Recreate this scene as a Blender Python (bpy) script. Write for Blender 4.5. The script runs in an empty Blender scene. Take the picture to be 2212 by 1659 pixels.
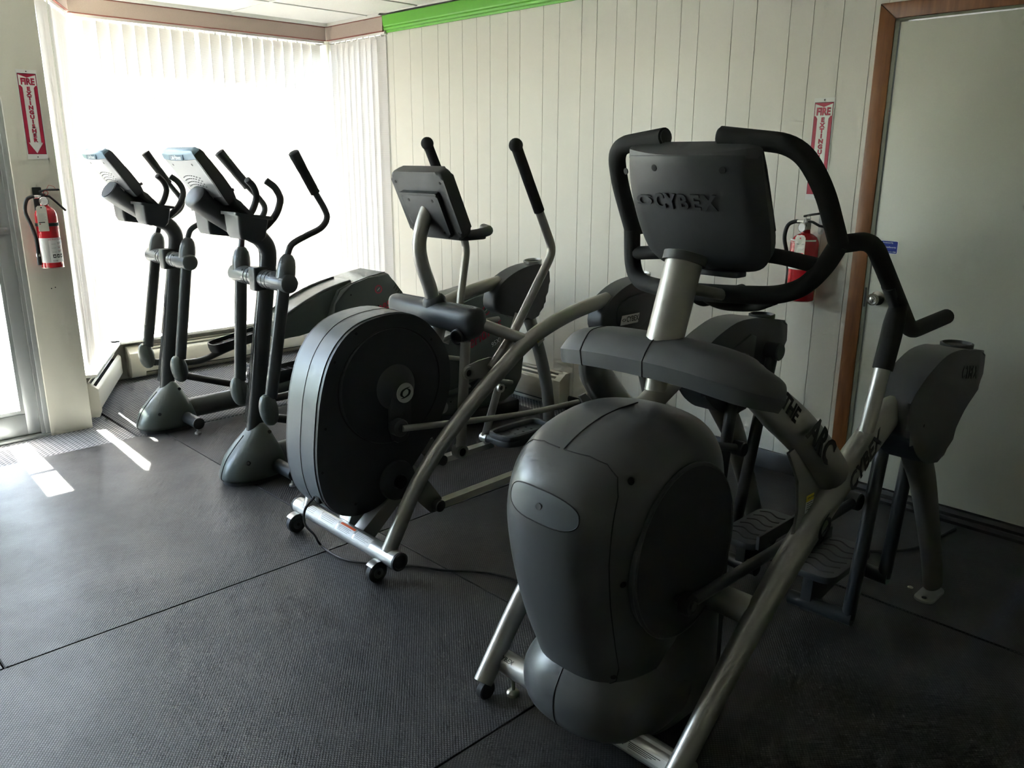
import bpy, bmesh, math, random
from mathutils import Vector, Matrix
random.seed(7)
PI = math.pi
SC = bpy.context.scene
COL = SC.collection

# ------------------------------------------------------------------ camera
cam_d = bpy.data.cameras.new('camera')
cam_d.sensor_fit = 'HORIZONTAL'
cam_d.sensor_width = 36.0
cam_d.lens = 36.0 * 1778.3 / 2212.0
cam_d.clip_start = 0.05
cam = bpy.data.objects.new('camera', cam_d)
COL.objects.link(cam)
_right = Vector((0.69464668, 0.71933908, 0.00415704))
_up = Vector((-0.19347751, 0.18126393, 0.96421462))
_fwd = Vector((-0.69284373, 0.67059278, -0.26509032))
_m = Matrix((_right, _up, -_fwd)).transposed().to_4x4()
_m.translation = Vector((0, 0, 1.6))
cam.matrix_world = _m
SC.camera = cam

# ------------------------------------------------------------------ light, exposure
SC.view_settings.view_transform = 'Standard'
SC.view_settings.look = 'None'
SC.view_settings.gamma = 1.0
SC.view_settings.use_curve_mapping = False
SC.view_settings.exposure = 3.95
w = bpy.data.worlds.new('sky'); SC.world = w; w.use_nodes = True
nt = w.node_tree; nt.nodes.clear()
out = nt.nodes.new('ShaderNodeOutputWorld'); bg = nt.nodes.new('ShaderNodeBackground')
sky = nt.nodes.new('ShaderNodeTexSky'); sky.sky_type = 'NISHITA'
sky.sun_disc = False; sky.sun_elevation = math.radians(61); sky.sun_rotation = math.radians(270)
sky.air_density = 1.0; sky.dust_density = 2.5; sky.ozone_density = 1.0
bg.inputs['Strength'].default_value = 0.42
hz = nt.nodes.new('ShaderNodeMix'); hz.data_type = 'RGBA'; hz.blend_type = 'MULTIPLY'; hz.inputs['Factor'].default_value = 1.0
hz.inputs['B'].default_value = (1.0, 0.98, 0.925, 1)          # summer haze takes the blue edge off the sky
nt.links.new(sky.outputs[0], hz.inputs['A']); nt.links.new(hz.outputs['Result'], bg.inputs[0]); nt.links.new(bg.outputs[0], out.inputs[0])
sun_d = bpy.data.lights.new('sun', 'SUN'); sun_d.energy = 14.0; sun_d.angle = math.radians(0.6)
sun_d.color = (1.0, 0.955, 0.88)
sun = bpy.data.objects.new('sun', sun_d); COL.objects.link(sun)
_sd = Vector((1.0, -0.05, -1.8)).normalized()
sun.rotation_euler = _sd.to_track_quat('-Z', 'Y').to_euler()
sun.location = (-9, 2, 8)
try:
    SC.cycles.max_bounces = 8; SC.cycles.diffuse_bounces = 4; SC.cycles.glossy_bounces = 3
    SC.cycles.transparent_max_bounces = 12; SC.cycles.transmission_bounces = 6
    SC.cycles.sample_clamp_indirect = 4.0; SC.cycles.use_adaptive_sampling = True; SC.cycles.adaptive_threshold = 0.05; SC.cycles.adaptive_min_samples = 16; SC.cycles.use_denoising = True
    SC.cycles.caustics_reflective = False; SC.cycles.caustics_refractive = False
except Exception:
    pass

# ------------------------------------------------------------------ materials
MAT = {}
def _new(name):
    m = bpy.data.materials.new(name); m.use_nodes = True
    n = m.node_tree.nodes; b = n['Principled BSDF']
    MAT[name] = m
    return m, n, m.node_tree.links, b
def mat(name, col, rough=0.5, metal=0.0, spec=0.5, noise=0.0, nscale=40.0, bump=0.0, bscale=300.0, bdist=0.001, coat=0.0, rvar=0.0):
    """plain procedural material: colour with a little noise, fine grain bump"""
    m, n, l, b = _new(name)
    b.inputs['Roughness'].default_value = rough; b.inputs['Metallic'].default_value = metal
    b.inputs['Specular IOR Level'].default_value = spec
    b.inputs['Coat Weight'].default_value = coat
    tc = n.new('ShaderNodeTexCoord')
    c = (*col, 1)
    b.inputs['Base Color'].default_value = c
    if noise > 0 or rvar > 0:
        t = n.new('ShaderNodeTexNoise'); t.inputs['Scale'].default_value = nscale; t.inputs['Detail'].default_value = 4
        l.new(tc.outputs['Object'], t.inputs['Vector'])
        if noise > 0:
            r = n.new('ShaderNodeMix'); r.data_type = 'RGBA'
            r.inputs['A'].default_value = tuple(max(0, v * (1 - noise)) for v in col) + (1,)
            r.inputs['B'].default_value = tuple(min(1, v * (1 + noise)) for v in col) + (1,)
            l.new(t.outputs['Fac'], r.inputs['Factor']); l.new(r.outputs['Result'], b.inputs['Base Color'])
        if rvar > 0:
            mr = n.new('ShaderNodeMapRange'); mr.inputs['From Min'].default_value = 0.3; mr.inputs['From Max'].default_value = 0.7
            mr.inputs['To Min'].default_value = max(0.02, rough - rvar); mr.inputs['To Max'].default_value = min(1, rough + rvar)
            l.new(t.outputs['Fac'], mr.inputs['Value']); l.new(mr.outputs[0], b.inputs['Roughness'])
    if bump > 0:
        t2 = n.new('ShaderNodeTexNoise'); t2.inputs['Scale'].default_value = bscale; t2.inputs['Detail'].default_value = 2
        l.new(tc.outputs['Object'], t2.inputs['Vector'])
        bp = n.new('ShaderNodeBump'); bp.inputs['Strength'].default_value = bump; bp.inputs['Distance'].default_value = bdist
        l.new(t2.outputs['Fac'], bp.inputs['Height']); l.new(bp.outputs[0], b.inputs['Normal'])
    return m

mat('black_plastic', (0.050, 0.053, 0.055), 0.42, bump=0.25, bscale=900, noise=0.12)
mat('face_plastic', (0.034, 0.037, 0.040), 0.42, bump=0.2, bscale=900, noise=0.1)
mat('shell_grey', (0.078, 0.081, 0.081), 0.31, bump=0.15, bscale=900, noise=0.06)
mat('hood_grey', (0.070, 0.073, 0.075), 0.45, bump=0.25, bscale=900, noise=0.06)
mat('rim_grey', (0.110, 0.122, 0.130), 0.38, bump=0.12, bscale=900, noise=0.06, rvar=0.05)
mat('green_grey', (0.070, 0.085, 0.078), 0.34, noise=0.08, rvar=0.05)
mat('knuckle_grey', (0.055, 0.062, 0.060), 0.42, noise=0.08)
mat('dark_tube', (0.025, 0.028, 0.030), 0.34, noise=0.06)
mat('pivot_grey', (0.070, 0.078, 0.080), 0.3, noise=0.06)
mat('silver', (0.36, 0.35, 0.325), 0.36, metal=0.75, noise=0.05, bump=0.1, bscale=1500, rvar=0.05)
mat('silver_bright', (0.52, 0.52, 0.50), 0.34, metal=0.7, noise=0.05, rvar=0.06)
mat('cast_silver', (0.33, 0.33, 0.31), 0.45, metal=0.6, noise=0.06)
mat('leg_grey', (0.20, 0.20, 0.185), 0.45, metal=0.3, noise=0.05)
mat('foam', (0.019, 0.0195, 0.0195), 0.78, bump=0.5, bscale=700, noise=0.15, spec=0.35)
mat('rubber', (0.013, 0.013, 0.014), 0.6, noise=0.15, bump=0.2, bscale=500)
mat('hole', (0.003, 0.003, 0.003), 0.7)
mat('seam', (0.004, 0.004, 0.005), 0.6)
mat('chrome', (0.72, 0.72, 0.70), 0.16, metal=1.0)
mat('zinc', (0.50, 0.48, 0.40), 0.34, metal=0.9, noise=0.1)
mat('console_silver', (0.25, 0.255, 0.26), 0.4, metal=0.35, noise=0.03)
mat('console_blue', (0.20, 0.30, 0.38), 0.35, noise=0.04)
mat('badge_blue', (0.11, 0.18, 0.25), 0.35)
mat('nickel', (0.46, 0.44, 0.40), 0.26, metal=0.95)
mat('emblem_white', (0.82, 0.85, 0.88), 0.5)
mat('badge_silver', (0.55, 0.55, 0.54), 0.35, metal=0.4)
mat('ink_black', (0.008, 0.008, 0.008), 0.5)
mat('ink_red', (0.42, 0.012, 0.045), 0.5)
mat('label_white', (0.78, 0.78, 0.76), 0.5, noise=0.03)
mat('label_yellow', (0.75, 0.62, 0.03), 0.5)
mat('label_orange', (0.80, 0.12, 0.03), 0.5)
mat('label_blue', (0.012, 0.035, 0.33), 0.35)
mat('sign_red', (0.42, 0.012, 0.05), 0.4)
mat('sign_white', (0.74, 0.74, 0.70), 0.4, noise=0.02)
mat('extinguisher_red', (0.52, 0.012, 0.02), 0.16, coat=0.5)
mat('paper', (0.78, 0.75, 0.66), 0.8, noise=0.04)
mat('wall_cream', (0.65, 0.63, 0.535), 0.55, noise=0.02, nscale=6, bump=0.12, bscale=120, bdist=0.001)
mat('panel_cream', (0.68, 0.662, 0.585), 0.34, noise=0.025, nscale=3, bump=0.1, bscale=160, bdist=0.0006)
mat('groove', (0.42, 0.41, 0.35), 0.8)
mat('white_paint', (0.72, 0.71, 0.66), 0.45, noise=0.02, nscale=8)
mat('door_white', (0.55, 0.555, 0.47), 0.42, noise=0.03, nscale=2.5, bump=0.06, bscale=40)
mat('heater_cream', (0.68, 0.65, 0.55), 0.42, noise=0.04, nscale=12)
mat('heater_dark', (0.012, 0.012, 0.012), 0.8)
mat('crown_green', (0.13, 0.46, 0.035), 0.4, noise=0.04, nscale=6)
mat('valance_beige', (0.45, 0.355, 0.30), 0.8, noise=0.1, nscale=160, bump=0.5, bscale=260)
mat('valance_edge', (0.22, 0.055, 0.035), 0.6)
mat('baseboard_black', (0.016, 0.014, 0.012), 0.45, noise=0.1)
mat('jamb_paint', (0.20, 0.205, 0.15), 0.6, noise=0.1, nscale=20)
mat('aluminium', (0.46, 0.48, 0.47), 0.42, metal=0.55, noise=0.04, nscale=8)
mat('ceiling_tile', (0.80, 0.79, 0.75), 0.9, noise=0.04, nscale=60, bump=0.6, bscale=120, bdist=0.002)
mat('tee_white', (0.78, 0.78, 0.74), 0.5)
mat('asphalt', (0.30, 0.30, 0.29), 0.9, noise=0.15, nscale=3)
mat('eave_white', (0.7, 0.7, 0.68), 0.7)
mat('hedge', (0.04, 0.12, 0.03), 0.9, noise=0.4, nscale=6)
mat('cord_black', (0.010, 0.010, 0.011), 0.45)
mat('gap_shade', (0.02, 0.02, 0.02), 0.5)

# wood casing
def m_wood():
    m, n, l, b = _new('wood_casing')
    tc = n.new('ShaderNodeTexCoord'); mp = n.new('ShaderNodeMapping'); mp.inputs['Scale'].default_value = (14, 14, 1.4)
    t = n.new('ShaderNodeTexNoise'); t.inputs['Scale'].default_value = 2.2; t.inputs['Detail'].default_value = 8; t.inputs['Roughness'].default_value = 0.6
    cr = n.new('ShaderNodeValToRGB'); e = cr.color_ramp.elements
    e[0].position = 0.28; e[0].color = (0.13, 0.045, 0.013, 1); e[1].position = 0.72; e[1].color = (0.30, 0.125, 0.04, 1)
    l.new(tc.outputs['Object'], mp.inputs[0]); l.new(mp.outputs[0], t.inputs['Vector']); l.new(t.outputs['Fac'], cr.inputs[0]); l.new(cr.outputs[0], b.inputs['Base Color'])
    b.inputs['Roughness'].default_value = 0.38
m_wood()

# hammer-top rubber mat: staggered little pads, dusty wear
def m_mat(name, base, pitch=0.0064, rough=0.44, bstr=0.6, rot=0.0):
    m, n, l, b = _new(name)
    tc = n.new('ShaderNodeTexCoord'); sp = n.new('ShaderNodeSeparateXYZ')
    mp = n.new('ShaderNodeMapping'); mp.inputs['Rotation'].default_value = (0, 0, rot)
    l.new(tc.outputs['Object'], mp.inputs[0]); l.new(mp.outputs[0], sp.inputs[0])
    def sn(o, k):
        a = n.new('ShaderNodeMath'); a.operation = 'MULTIPLY'; a.inputs[1].default_value = k; l.new(o, a.inputs[0])
        s = n.new('ShaderNodeMath'); s.operation = 'SINE'; l.new(a.outputs[0], s.inputs[0]); return s.outputs[0]
    p = n.new('ShaderNodeMath'); p.operation = 'MULTIPLY'
    l.new(sn(sp.outputs['X'], PI / pitch), p.inputs[0]); l.new(sn(sp.outputs['Y'], PI / (pitch * 0.8)), p.inputs[1])
    ss = n.new('ShaderNodeMapRange'); ss.interpolation_type = 'SMOOTHSTEP'
    ss.inputs['From Min'].default_value = -0.15; ss.inputs['From Max'].default_value = 0.45
    l.new(p.outputs[0], ss.inputs['Value'])
    bp = n.new('ShaderNodeBump'); bp.inputs['Strength'].default_value = bstr; bp.inputs['Distance'].default_value = 0.0014
    l.new(ss.outputs[0], bp.inputs['Height']); l.new(bp.outputs[0], b.inputs['Normal'])
    t = n.new('ShaderNodeTexNoise'); t.inputs['Scale'].default_value = 2.3; t.inputs['Detail'].default_value = 6; t.inputs['Roughness'].default_value = 0.62
    l.new(tc.outputs['Object'], t.inputs['Vector'])
    t3 = n.new('ShaderNodeTexNoise'); t3.inputs['Scale'].default_value = 240; t3.inputs['Detail'].default_value = 1
    l.new(tc.outputs['Object'], t3.inputs['Vector'])
    cr = n.new('ShaderNodeValToRGB'); e = cr.color_ramp.elements
    e[0].position = 0.32; e[0].color = tuple(v * 0.72 for v in base) + (1,); e[1].position = 0.7; e[1].color = tuple(v * 1.35 for v in base) + (1,)
    l.new(t.outputs['Fac'], cr.inputs[0])
    pad = n.new('ShaderNodeMix'); pad.data_type = 'RGBA'; pad.blend_type = 'MULTIPLY'; pad.inputs['Factor'].default_value = 1.0
    mr = n.new('ShaderNodeMapRange'); mr.inputs['To Min'].default_value = 0.45; mr.inputs['To Max'].default_value = 1.15
    l.new(ss.outputs[0], mr.inputs['Value']); l.new(cr.outputs[0], pad.inputs['A']); l.new(mr.outputs[0], pad.inputs['B'])
    # scattered pale specks
    sk = n.new('ShaderNodeValToRGB'); sk.color_ramp.elements[0].position = 0.74; sk.color_ramp.elements[1].position = 0.79
    l.new(t3.outputs['Fac'], sk.inputs[0])
    mx = n.new('ShaderNodeMix'); mx.data_type = 'RGBA'; mx.inputs['B'].default_value = (0.22, 0.22, 0.21, 1)
    l.new(sk.outputs[0], mx.inputs['Factor']); l.new(pad.outputs['Result'], mx.inputs['A'])
    l.new(mx.outputs['Result'], b.inputs['Base Color'])
    rr = n.new('ShaderNodeMapRange'); rr.inputs['From Min'].default_value = 0.3; rr.inputs['From Max'].default_value = 0.7
    rr.inputs['To Min'].default_value = rough + 0.08; rr.inputs['To Max'].default_value = rough - 0.06
    l.new(t.outputs['Fac'], rr.inputs['Value']); l.new(rr.outputs[0], b.inputs['Roughness'])
    b.inputs['Specular IOR Level'].default_value = 0.5
m_mat('rubber_mat', (0.050, 0.050, 0.051))
m_mat('rubber_mat_b', (0.032, 0.032, 0.030), rot=PI / 2)
m_mat('ribbed_mat', (0.040, 0.038, 0.039), pitch=0.0085, rough=0.62)

def m_carpet(name, k):
    m, n, l, b = _new(name)
    tc = n.new('ShaderNodeTexCoord'); mp = n.new('ShaderNodeMapping'); mp.inputs['Rotation'].default_value = (0, 0, 0.75)
    l.new(tc.outputs['Object'], mp.inputs[0])
    br = n.new('ShaderNodeTexBrick'); br.inputs['Scale'].default_value = 13; br.inputs['Mortar Size'].default_value = 0.035; br.offset = 0.5
    br.inputs['Color1'].default_value = (0.085 * k, 0.088 * k, 0.094 * k, 1); br.inputs['Color2'].default_value = (0.105 * k, 0.108 * k, 0.114 * k, 1); br.inputs['Mortar'].default_value = (0.30 * k, 0.30 * k, 0.30 * k, 1)
    l.new(mp.outputs[0], br.inputs['Vector'])
    t = n.new('ShaderNodeTexNoise'); t.inputs['Scale'].default_value = 350; l.new(tc.outputs['Object'], t.inputs['Vector'])
    mx = n.new('ShaderNodeMix'); mx.data_type = 'RGBA'; mx.blend_type = 'MULTIPLY'; mx.inputs['Factor'].default_value = 0.5
    l.new(br.outputs['Color'], mx.inputs['A']); l.new(t.outputs['Fac'], mx.inputs['B']); l.new(mx.outputs['Result'], b.inputs['Base Color'])
    bp = n.new('ShaderNodeBump'); bp.inputs['Strength'].default_value = 0.8; bp.inputs['Distance'].default_value = 0.003
    l.new(t.outputs['Fac'], bp.inputs['Height']); l.new(bp.outputs[0], b.inputs['Normal']); b.inputs['Roughness'].default_value = 0.95
m_carpet('carpet', 1.9)
m_carpet('carpet_dark', 0.85)

def m_blind():
    m, n, l, b = _new('blind_fabric')
    o = n['Material Output']
    tc = n.new('ShaderNodeTexCoord')
    t = n.new('ShaderNodeTexWave'); t.bands_direction = 'Z'; t.inputs['Scale'].default_value = 45; t.inputs['Distortion'].default_value = 1.0
    l.new(tc.outputs['Object'], t.inputs['Vector'])
    mx = n.new('ShaderNodeMix'); mx.data_type = 'RGBA'; mx.inputs['A'].default_value = (0.70, 0.67, 0.64, 1); mx.inputs['B'].default_value = (0.82, 0.80, 0.78, 1)
    l.new(t.outputs['Fac'], mx.inputs['Factor']); l.new(mx.outputs['Result'], b.inputs['Base Color'])
    b.inputs['Roughness'].default_value = 0.9
    tr = n.new('ShaderNodeBsdfTranslucent'); l.new(mx.outputs['Result'], tr.inputs['Color'])
    ms = n.new('ShaderNodeMixShader'); ms.inputs[0].default_value = 0.19
    l.new(b.outputs[0], ms.inputs[1]); l.new(tr.outputs[0], ms.inputs[2]); l.new(ms.outputs[0], o.inputs['Surface'])
m_blind()
def m_glass():
    m, n, l, b = _new('glass'); o = n['Material Output']
    tr = n.new('ShaderNodeBsdfTransparent'); tr.inputs[0].default_value = (0.93, 0.95, 0.94, 1)
    gl = n.new('ShaderNodeBsdfGlossy'); gl.inputs['Roughness'].default_value = 0.02
    ms = n.new('ShaderNodeMixShader'); ms.inputs[0].default_value = 0.05; l.new(tr.outputs[0], ms.inputs[1]); l.new(gl.outputs[0], ms.inputs[2])
    l.new(ms.outputs[0], o.inputs['Surface'])
m_glass()

# ------------------------------------------------------------------ mesh helpers
def V(*a): return Vector(a)
def finish(name, bm, m, parent=None, off=(0, 0, 0), sharp=38):
    bmesh.ops.remove_doubles(bm, verts=bm.verts, dist=1e-6)
    bmesh.ops.recalc_face_normals(bm, faces=bm.faces)
    me = bpy.data.meshes.new(name)
    bm.to_mesh(me); bm.free()
    if any(off): me.transform(Matrix.Translation(-Vector(off)))
    for p in me.polygons: p.use_smooth = True
    me.set_sharp_from_angle(angle=math.radians(sharp))
    me.materials.append(MAT[m])
    o = bpy.data.objects.new(name, me); COL.objects.link(o)
    if parent is not None: o.parent = parent
    return o
def tag(o, label=None, cat=None, group=None, kind=None):
    if label: o['label'] = label
    if cat: o['category'] = cat
    if group: o['group'] = group
    if kind: o['kind'] = kind
    return o
def root(name, loc, label, cat, group=None, kind=None):
    o = bpy.data.objects.new(name, None); COL.objects.link(o); o.location = loc; o.empty_display_size = 0.1
    return tag(o, label, cat, group, kind)
def solo(name, bm, m, label, cat, group=None, kind=None, sharp=38):
    """a top-level thing that is one mesh: origin at the middle of its base"""
    bm.verts.ensure_lookup_table()
    xs = [v.co.x for v in bm.verts]; ys = [v.co.y for v in bm.verts]; zs = [v.co.z for v in bm.verts]
    c = ((min(xs) + max(xs)) / 2, (min(ys) + max(ys)) / 2, min(zs))
    o = finish(name, bm, m, None, c, sharp); o.location = c
    return tag(o, label, cat, group, kind)
class B:
    """a part builder working in a thing's frame: x from the thing's middle plane, y and z in room metres"""
    def __init__(s, rt): s.rt = rt; s.off = (0, rt.location.y, 0)
    def __call__(s, name, bm, m, parent=None, sharp=38, label=None):
        o = finish(name, bm, m, parent or s.rt, s.off, sharp)
        if label: o['label'] = label
        return o

def NB(): return bmesh.new()
def box(bm, x0, x1, y0, y1, z0, z1, bev=0.0, seg=2):
    vs = [bm.verts.new((x, y, z)) for z in (z0, z1) for y in (y0, y1) for x in (x0, x1)]
    fs = [(0, 2, 3, 1), (4, 5, 7, 6), (0, 1, 5, 4), (2, 6, 7, 3), (0, 4, 6, 2), (1, 3, 7, 5)]
    ff = [bm.faces.new([vs[i] for i in f]) for f in fs]
    if bev > 0:
        es = list({e for f in ff for e in f.edges})
        bmesh.ops.bevel(bm, geom=es, offset=bev, segments=seg, affect='EDGES', profile=0.5)
    return bm
def cat_rom(pts, n=8):
    pts = [Vector(p) for p in pts]; out = []
    P = [pts[0] * 2 - pts[1]] + pts + [pts[-1] * 2 - pts[-2]]
    for i in range(1, len(P) - 2):
        a, b, c, d = P[i - 1], P[i], P[i + 1], P[i + 2]
        for k in range(n):
            t = k / n
            out.append(0.5 * ((2 * b) + (c - a) * t + (2 * a - 5 * b + 4 * c - d) * t * t + (3 * b - a - 3 * c + d) * t ** 3))
    out.append(pts[-1]); return out
def fillet(pts, r, n=6):
    pts = [Vector(p) for p in pts]; out = [pts[0]]
    rs = r if isinstance(r, (list, tuple)) else [r] * (len(pts) - 2)
    for i in range(1, len(pts) - 1):
        a, b, c = pts[i - 1], pts[i], pts[i + 1]; u = (a - b); v = (c - b)
        d = min(rs[i - 1], u.length * 0.48, v.length * 0.48)
        p0 = b + u.normalized() * d; p1 = b + v.normalized() * d
        for k in range(n + 1):
            t = k / n; out.append((1 - t) ** 2 * p0 + 2 * t * (1 - t) * b + t * t * p1)
    out.append(pts[-1]); return out
def tube(bm, path, r, seg=14, ry=None, up=(1, 0, 0), cap=0.0, radii=None):
    """sweep a round or oval section (r across 'up', ry along the other axis); cap>0 domes the ends"""
    path = [Vector(p) for p in path]; n = len(path); ry = ry or r
    rings = []
    dist = [0]
    for i in range(1, n): dist.append(dist[-1] + (path[i] - path[i - 1]).length)
    for i, p in enumerate(path):
        t = (path[min(i + 1, n - 1)] - path[max(i - 1, 0)]).normalized()
        if i == 0:
            a = Vector(up) - t * t.dot(Vector(up))
            if a.length < 1e-3: a = t.orthogonal()
            a.normalize()
        else:
            a = a - t * t.dot(a); a.normalize()
        b = t.cross(a)
        k = 1.0
        if radii:
            f = dist[i] / dist[-1] * (len(radii) - 1); j = min(int(f), len(radii) - 2); k = radii[j] + (radii[j + 1] - radii[j]) * (f - j)
        rings.append((p, a, b, t, k))
    def ring(p, a, b, s):
        return [bm.verts.new(p + a * (r * s * math.cos(2 * PI * q / seg)) + b * (ry * s * math.sin(2 * PI * q / seg))) for q in range(seg)]
    R = []
    if cap > 0:
        p, a, b, t, k = rings[0]
        for s, d in ((0.35, 1.0), (0.75, 0.65), (0.94, 0.3)): R.append(ring(p - t * cap * d * min(1, 1), a, b, k * s))
    for p, a, b, t, k in rings: R.append(ring(p, a, b, k))
    if cap > 0:
        p, a, b, t, k = rings[-1]
        for s, d in ((0.94, 0.3), (0.75, 0.65), (0.35, 1.0)): R.append(ring(p + t * cap * d, a, b, k * s))
    for A, Bq in zip(R[:-1], R[1:]):
        for q in range(seg): bm.faces.new((A[q], A[(q + 1) % seg], Bq[(q + 1) % seg], Bq[q]))
    bm.faces.new(R[0][::-1]); bm.faces.new(R[-1])
    return bm
def loft(bm, rings, closed_ends=True):
    R = [[bm.verts.new(p) for p in r] for r in rings]; k = len(R[0])
    for A, C in zip(R[:-1], R[1:]):
        for q in range(k): bm.faces.new((A[q], A[(q + 1) % k], C[(q + 1) % k], C[q]))
    if closed_ends: bm.faces.new(R[0][::-1]); bm.faces.new(R[-1])
    return bm
def lathe(bm, prof, c, axis='Z', seg=20):
    """prof: (radius, height) pairs; axis may be a letter or a vector"""
    ax = {'X': V(1, 0, 0), 'Y': V(0, 1, 0), 'Z': V(0, 0, 1)}[axis] if isinstance(axis, str) else Vector(axis).normalized()
    a = ax.orthogonal().normalized(); b = ax.cross(a); c = Vector(c)
    R = [[bm.verts.new(c + ax * h + (a * math.cos(2 * PI * q / seg) + b * math.sin(2 * PI * q / seg)) * max(r, 1e-4)) for q in range(seg)] for r, h in prof]
    for A, C in zip(R[:-1], R[1:]):
        for q in range(seg): bm.faces.new((A[q], A[(q + 1) % seg], C[(q + 1) % seg], C[q]))
    bm.faces.new(R[0][::-1]); bm.faces.new(R[-1])
    return bm
def cyl(bm, c, axis, r, h0, h1, seg=20, bev=0.0):
    if bev > 0: return lathe(bm, [(r - bev, h0), (r, h0 + bev), (r, h1 - bev), (r - bev, h1)], c, axis, seg)
    return lathe(bm, [(r, h0), (r, h1)], c, axis, seg)
def prism(bm, poly, a, b, axis='X', bev=0.0, seg=2):
    """extrude a 2-D outline: axis X -> (y,z) outline, Y -> (x,z), Z -> (x,y)"""
    def mk(p, h):
        return {'X': (h, p[0], p[1]), 'Y': (p[0], h, p[1]), 'Z': (p[0], p[1], h)}[axis]
    A = [bm.verts.new(mk(p, a)) for p in poly]; C = [bm.verts.new(mk(p, b)) for p in poly]; k = len(poly)
    f0 = bm.faces.new(A[::-1]); f1 = bm.faces.new(C)
    for q in range(k): bm.faces.new((A[q], A[(q + 1) % k], C[(q + 1) % k], C[q]))
    if bev > 0:
        es = list(f0.edges) + list(f1.edges)
        bmesh.ops.bevel(bm, geom=es, offset=bev, segments=seg, affect='EDGES', profile=0.5)
    return bm
def closed_curve(pts, n=6):
    """closed Catmull-Rom through 2-D points"""
    pts = [Vector((p[0], p[1])) for p in pts]; k = len(pts); out = []
    for i in range(k):
        a, b, c, d = pts[i - 1], pts[i], pts[(i + 1) % k], pts[(i + 2) % k]
        for q in range(n):
            t = q / n
            v = 0.5 * ((2 * b) + (c - a) * t + (2 * a - 5 * b + 4 * c - d) * t * t + (3 * b - a - 3 * c + d) * t ** 3)
            out.append((v.x, v.y))
    return out
def rrect(x0, x1, y0, y1, r, n=4):
    out = []
    for cx, cy, s in ((x1 - r, y1 - r, 0), (x0 + r, y1 - r, 1), (x0 + r, y0 + r, 2), (x1 - r, y0 + r, 3)):
        for k in range(n + 1):
            t = (s + k / n) * PI / 2; out.append((cx + r * math.cos(t), cy + r * math.sin(t)))
    return out
def circle(cx, cy, r, n=40, ry=None):
    return [(cx + r * math.cos(2 * PI * i / n), cy + (ry or r) * math.sin(2 * PI * i / n)) for i in range(n)]
def text_mesh(s, size, ext=0.0008, bold=0.0, shear=0.0, sx=1.0, spacing=1.0):
    cu = bpy.data.curves.new('lettering', 'FONT'); cu.body = s; cu.size = size; cu.extrude = ext; cu.offset = bold
    cu.align_x = 'CENTER'; cu.align_y = 'CENTER'; cu.shear = shear; cu.space_character = spacing; cu.resolution_u = 3
    o = bpy.data.objects.new('lettering', cu); COL.objects.link(o)
    bpy.context.view_layer.update()
    dg = bpy.context.evaluated_depsgraph_get()
    me = bpy.data.meshes.new_from_object(o.evaluated_get(dg)); me.name = 'lettering'
    bpy.data.objects.remove(o); bpy.data.curves.remove(cu)
    if sx != 1.0: me.transform(Matrix.Diagonal((sx, 1, 1, 1)))
    me.materials.clear()
    return me
def basis(o, right, up):
    r = Vector(right).normalized(); u = Vector(up); u = (u - r * r.dot(u)).normalized(); n = r.cross(u)
    m = Matrix((r, u, n)).transposed().to_4x4(); m.translation = Vector(o); return m
def lettering(name, s, size, o, right, up, m, parent, off=(0, 0, 0), **k):
    me = text_mesh(s, size, **k); me.transform(basis(Vector(o) - Vector(off), right, up)); me.materials.append(MAT[m])
    ob = bpy.data.objects.new(name, me); COL.objects.link(ob); ob.parent = parent; return ob
def decal(bm, o, right, up, poly, th=0.0008):
    """thin plate with a 2-D outline in the plane given by right/up, facing right x up"""
    M = basis(o, right, up)
    A = [bm.verts.new(M @ V(p[0], p[1], 0)) for p in poly]; C = [bm.verts.new(M @ V(p[0], p[1], th)) for p in poly]; k = len(poly)
    bm.faces.new(A[::-1]); bm.faces.new(C)
    for q in range(k): bm.faces.new((A[q], A[(q + 1) % k], C[(q + 1) % k], C[q]))
    return bm
SWOOSH_A = [(-0.62, -0.30), (-0.20, -0.42), (0.25, -0.40), (0.50, -0.22), (0.56, 0.02), (0.38, 0.26), (0.12, 0.42), (0.30, 0.20), (0.34, 0.0), (0.20, -0.22), (-0.15, -0.30)]
SWOOSH_B = [(-p[0], -p[1]) for p in SWOOSH_A]
def swoosh(bm, o, right, up, s, th=0.0008, sy=1.0):
    for S in (SWOOSH_A, SWOOSH_B): decal(bm, o, right, up, [(p[0] * s, p[1] * s * sy) for p in closed_curve(S, 4)], th)
    return bm

# ================================================================== the room
FLOOR_Z = -0.008
bm = NB(); box(bm, -6.45, 3.6, -4.2, 4.0, -0.06, FLOOR_Z)
solo('floor', bm, 'carpet', 'grey patterned carpet floor showing along the windows and the pillar', 'floor', kind='structure')

# --- paneled wall: planks between grooves
GX = [-5.394, -5.285, -5.082, -4.945, -4.764, -4.65, -4.505, -4.36, -4.231, -4.065, -3.954, -3.751, -3.618, -3.441, -3.326, -3.182, -3.045, -2.909,
      -2.748, -2.637, -2.438, -2.304, -2.124, -2.007, -1.863, -1.72, -1.66]
wb = root('wall_back', (-2.0, 3.95, 0), 'cream wall of vertical grooved planks behind the machines', 'wall', kind='structure')
bw = B(wb); bw.off = (-2.0, 3.95, 0)
bm = NB()
box(bm, -5.42, -1.66, 3.893, 4.0, -0.05, 2.64); box(bm, -6.30, -5.42, 3.893, 4.0, -0.05, 0.30); box(bm, -6.30, -5.42, 3.893, 4.0, 2.47, 2.64)
box(bm, -6.30, -6.16, 3.893, 4.0, 0.30, 2.47); box(bm, -1.66, -0.60, 3.893, 4.0, 2.22, 2.64); box(bm, -0.60, 3.6, 3.893, 4.0, -0.05, 2.64)
bw('backing', bm, 'groove')
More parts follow.
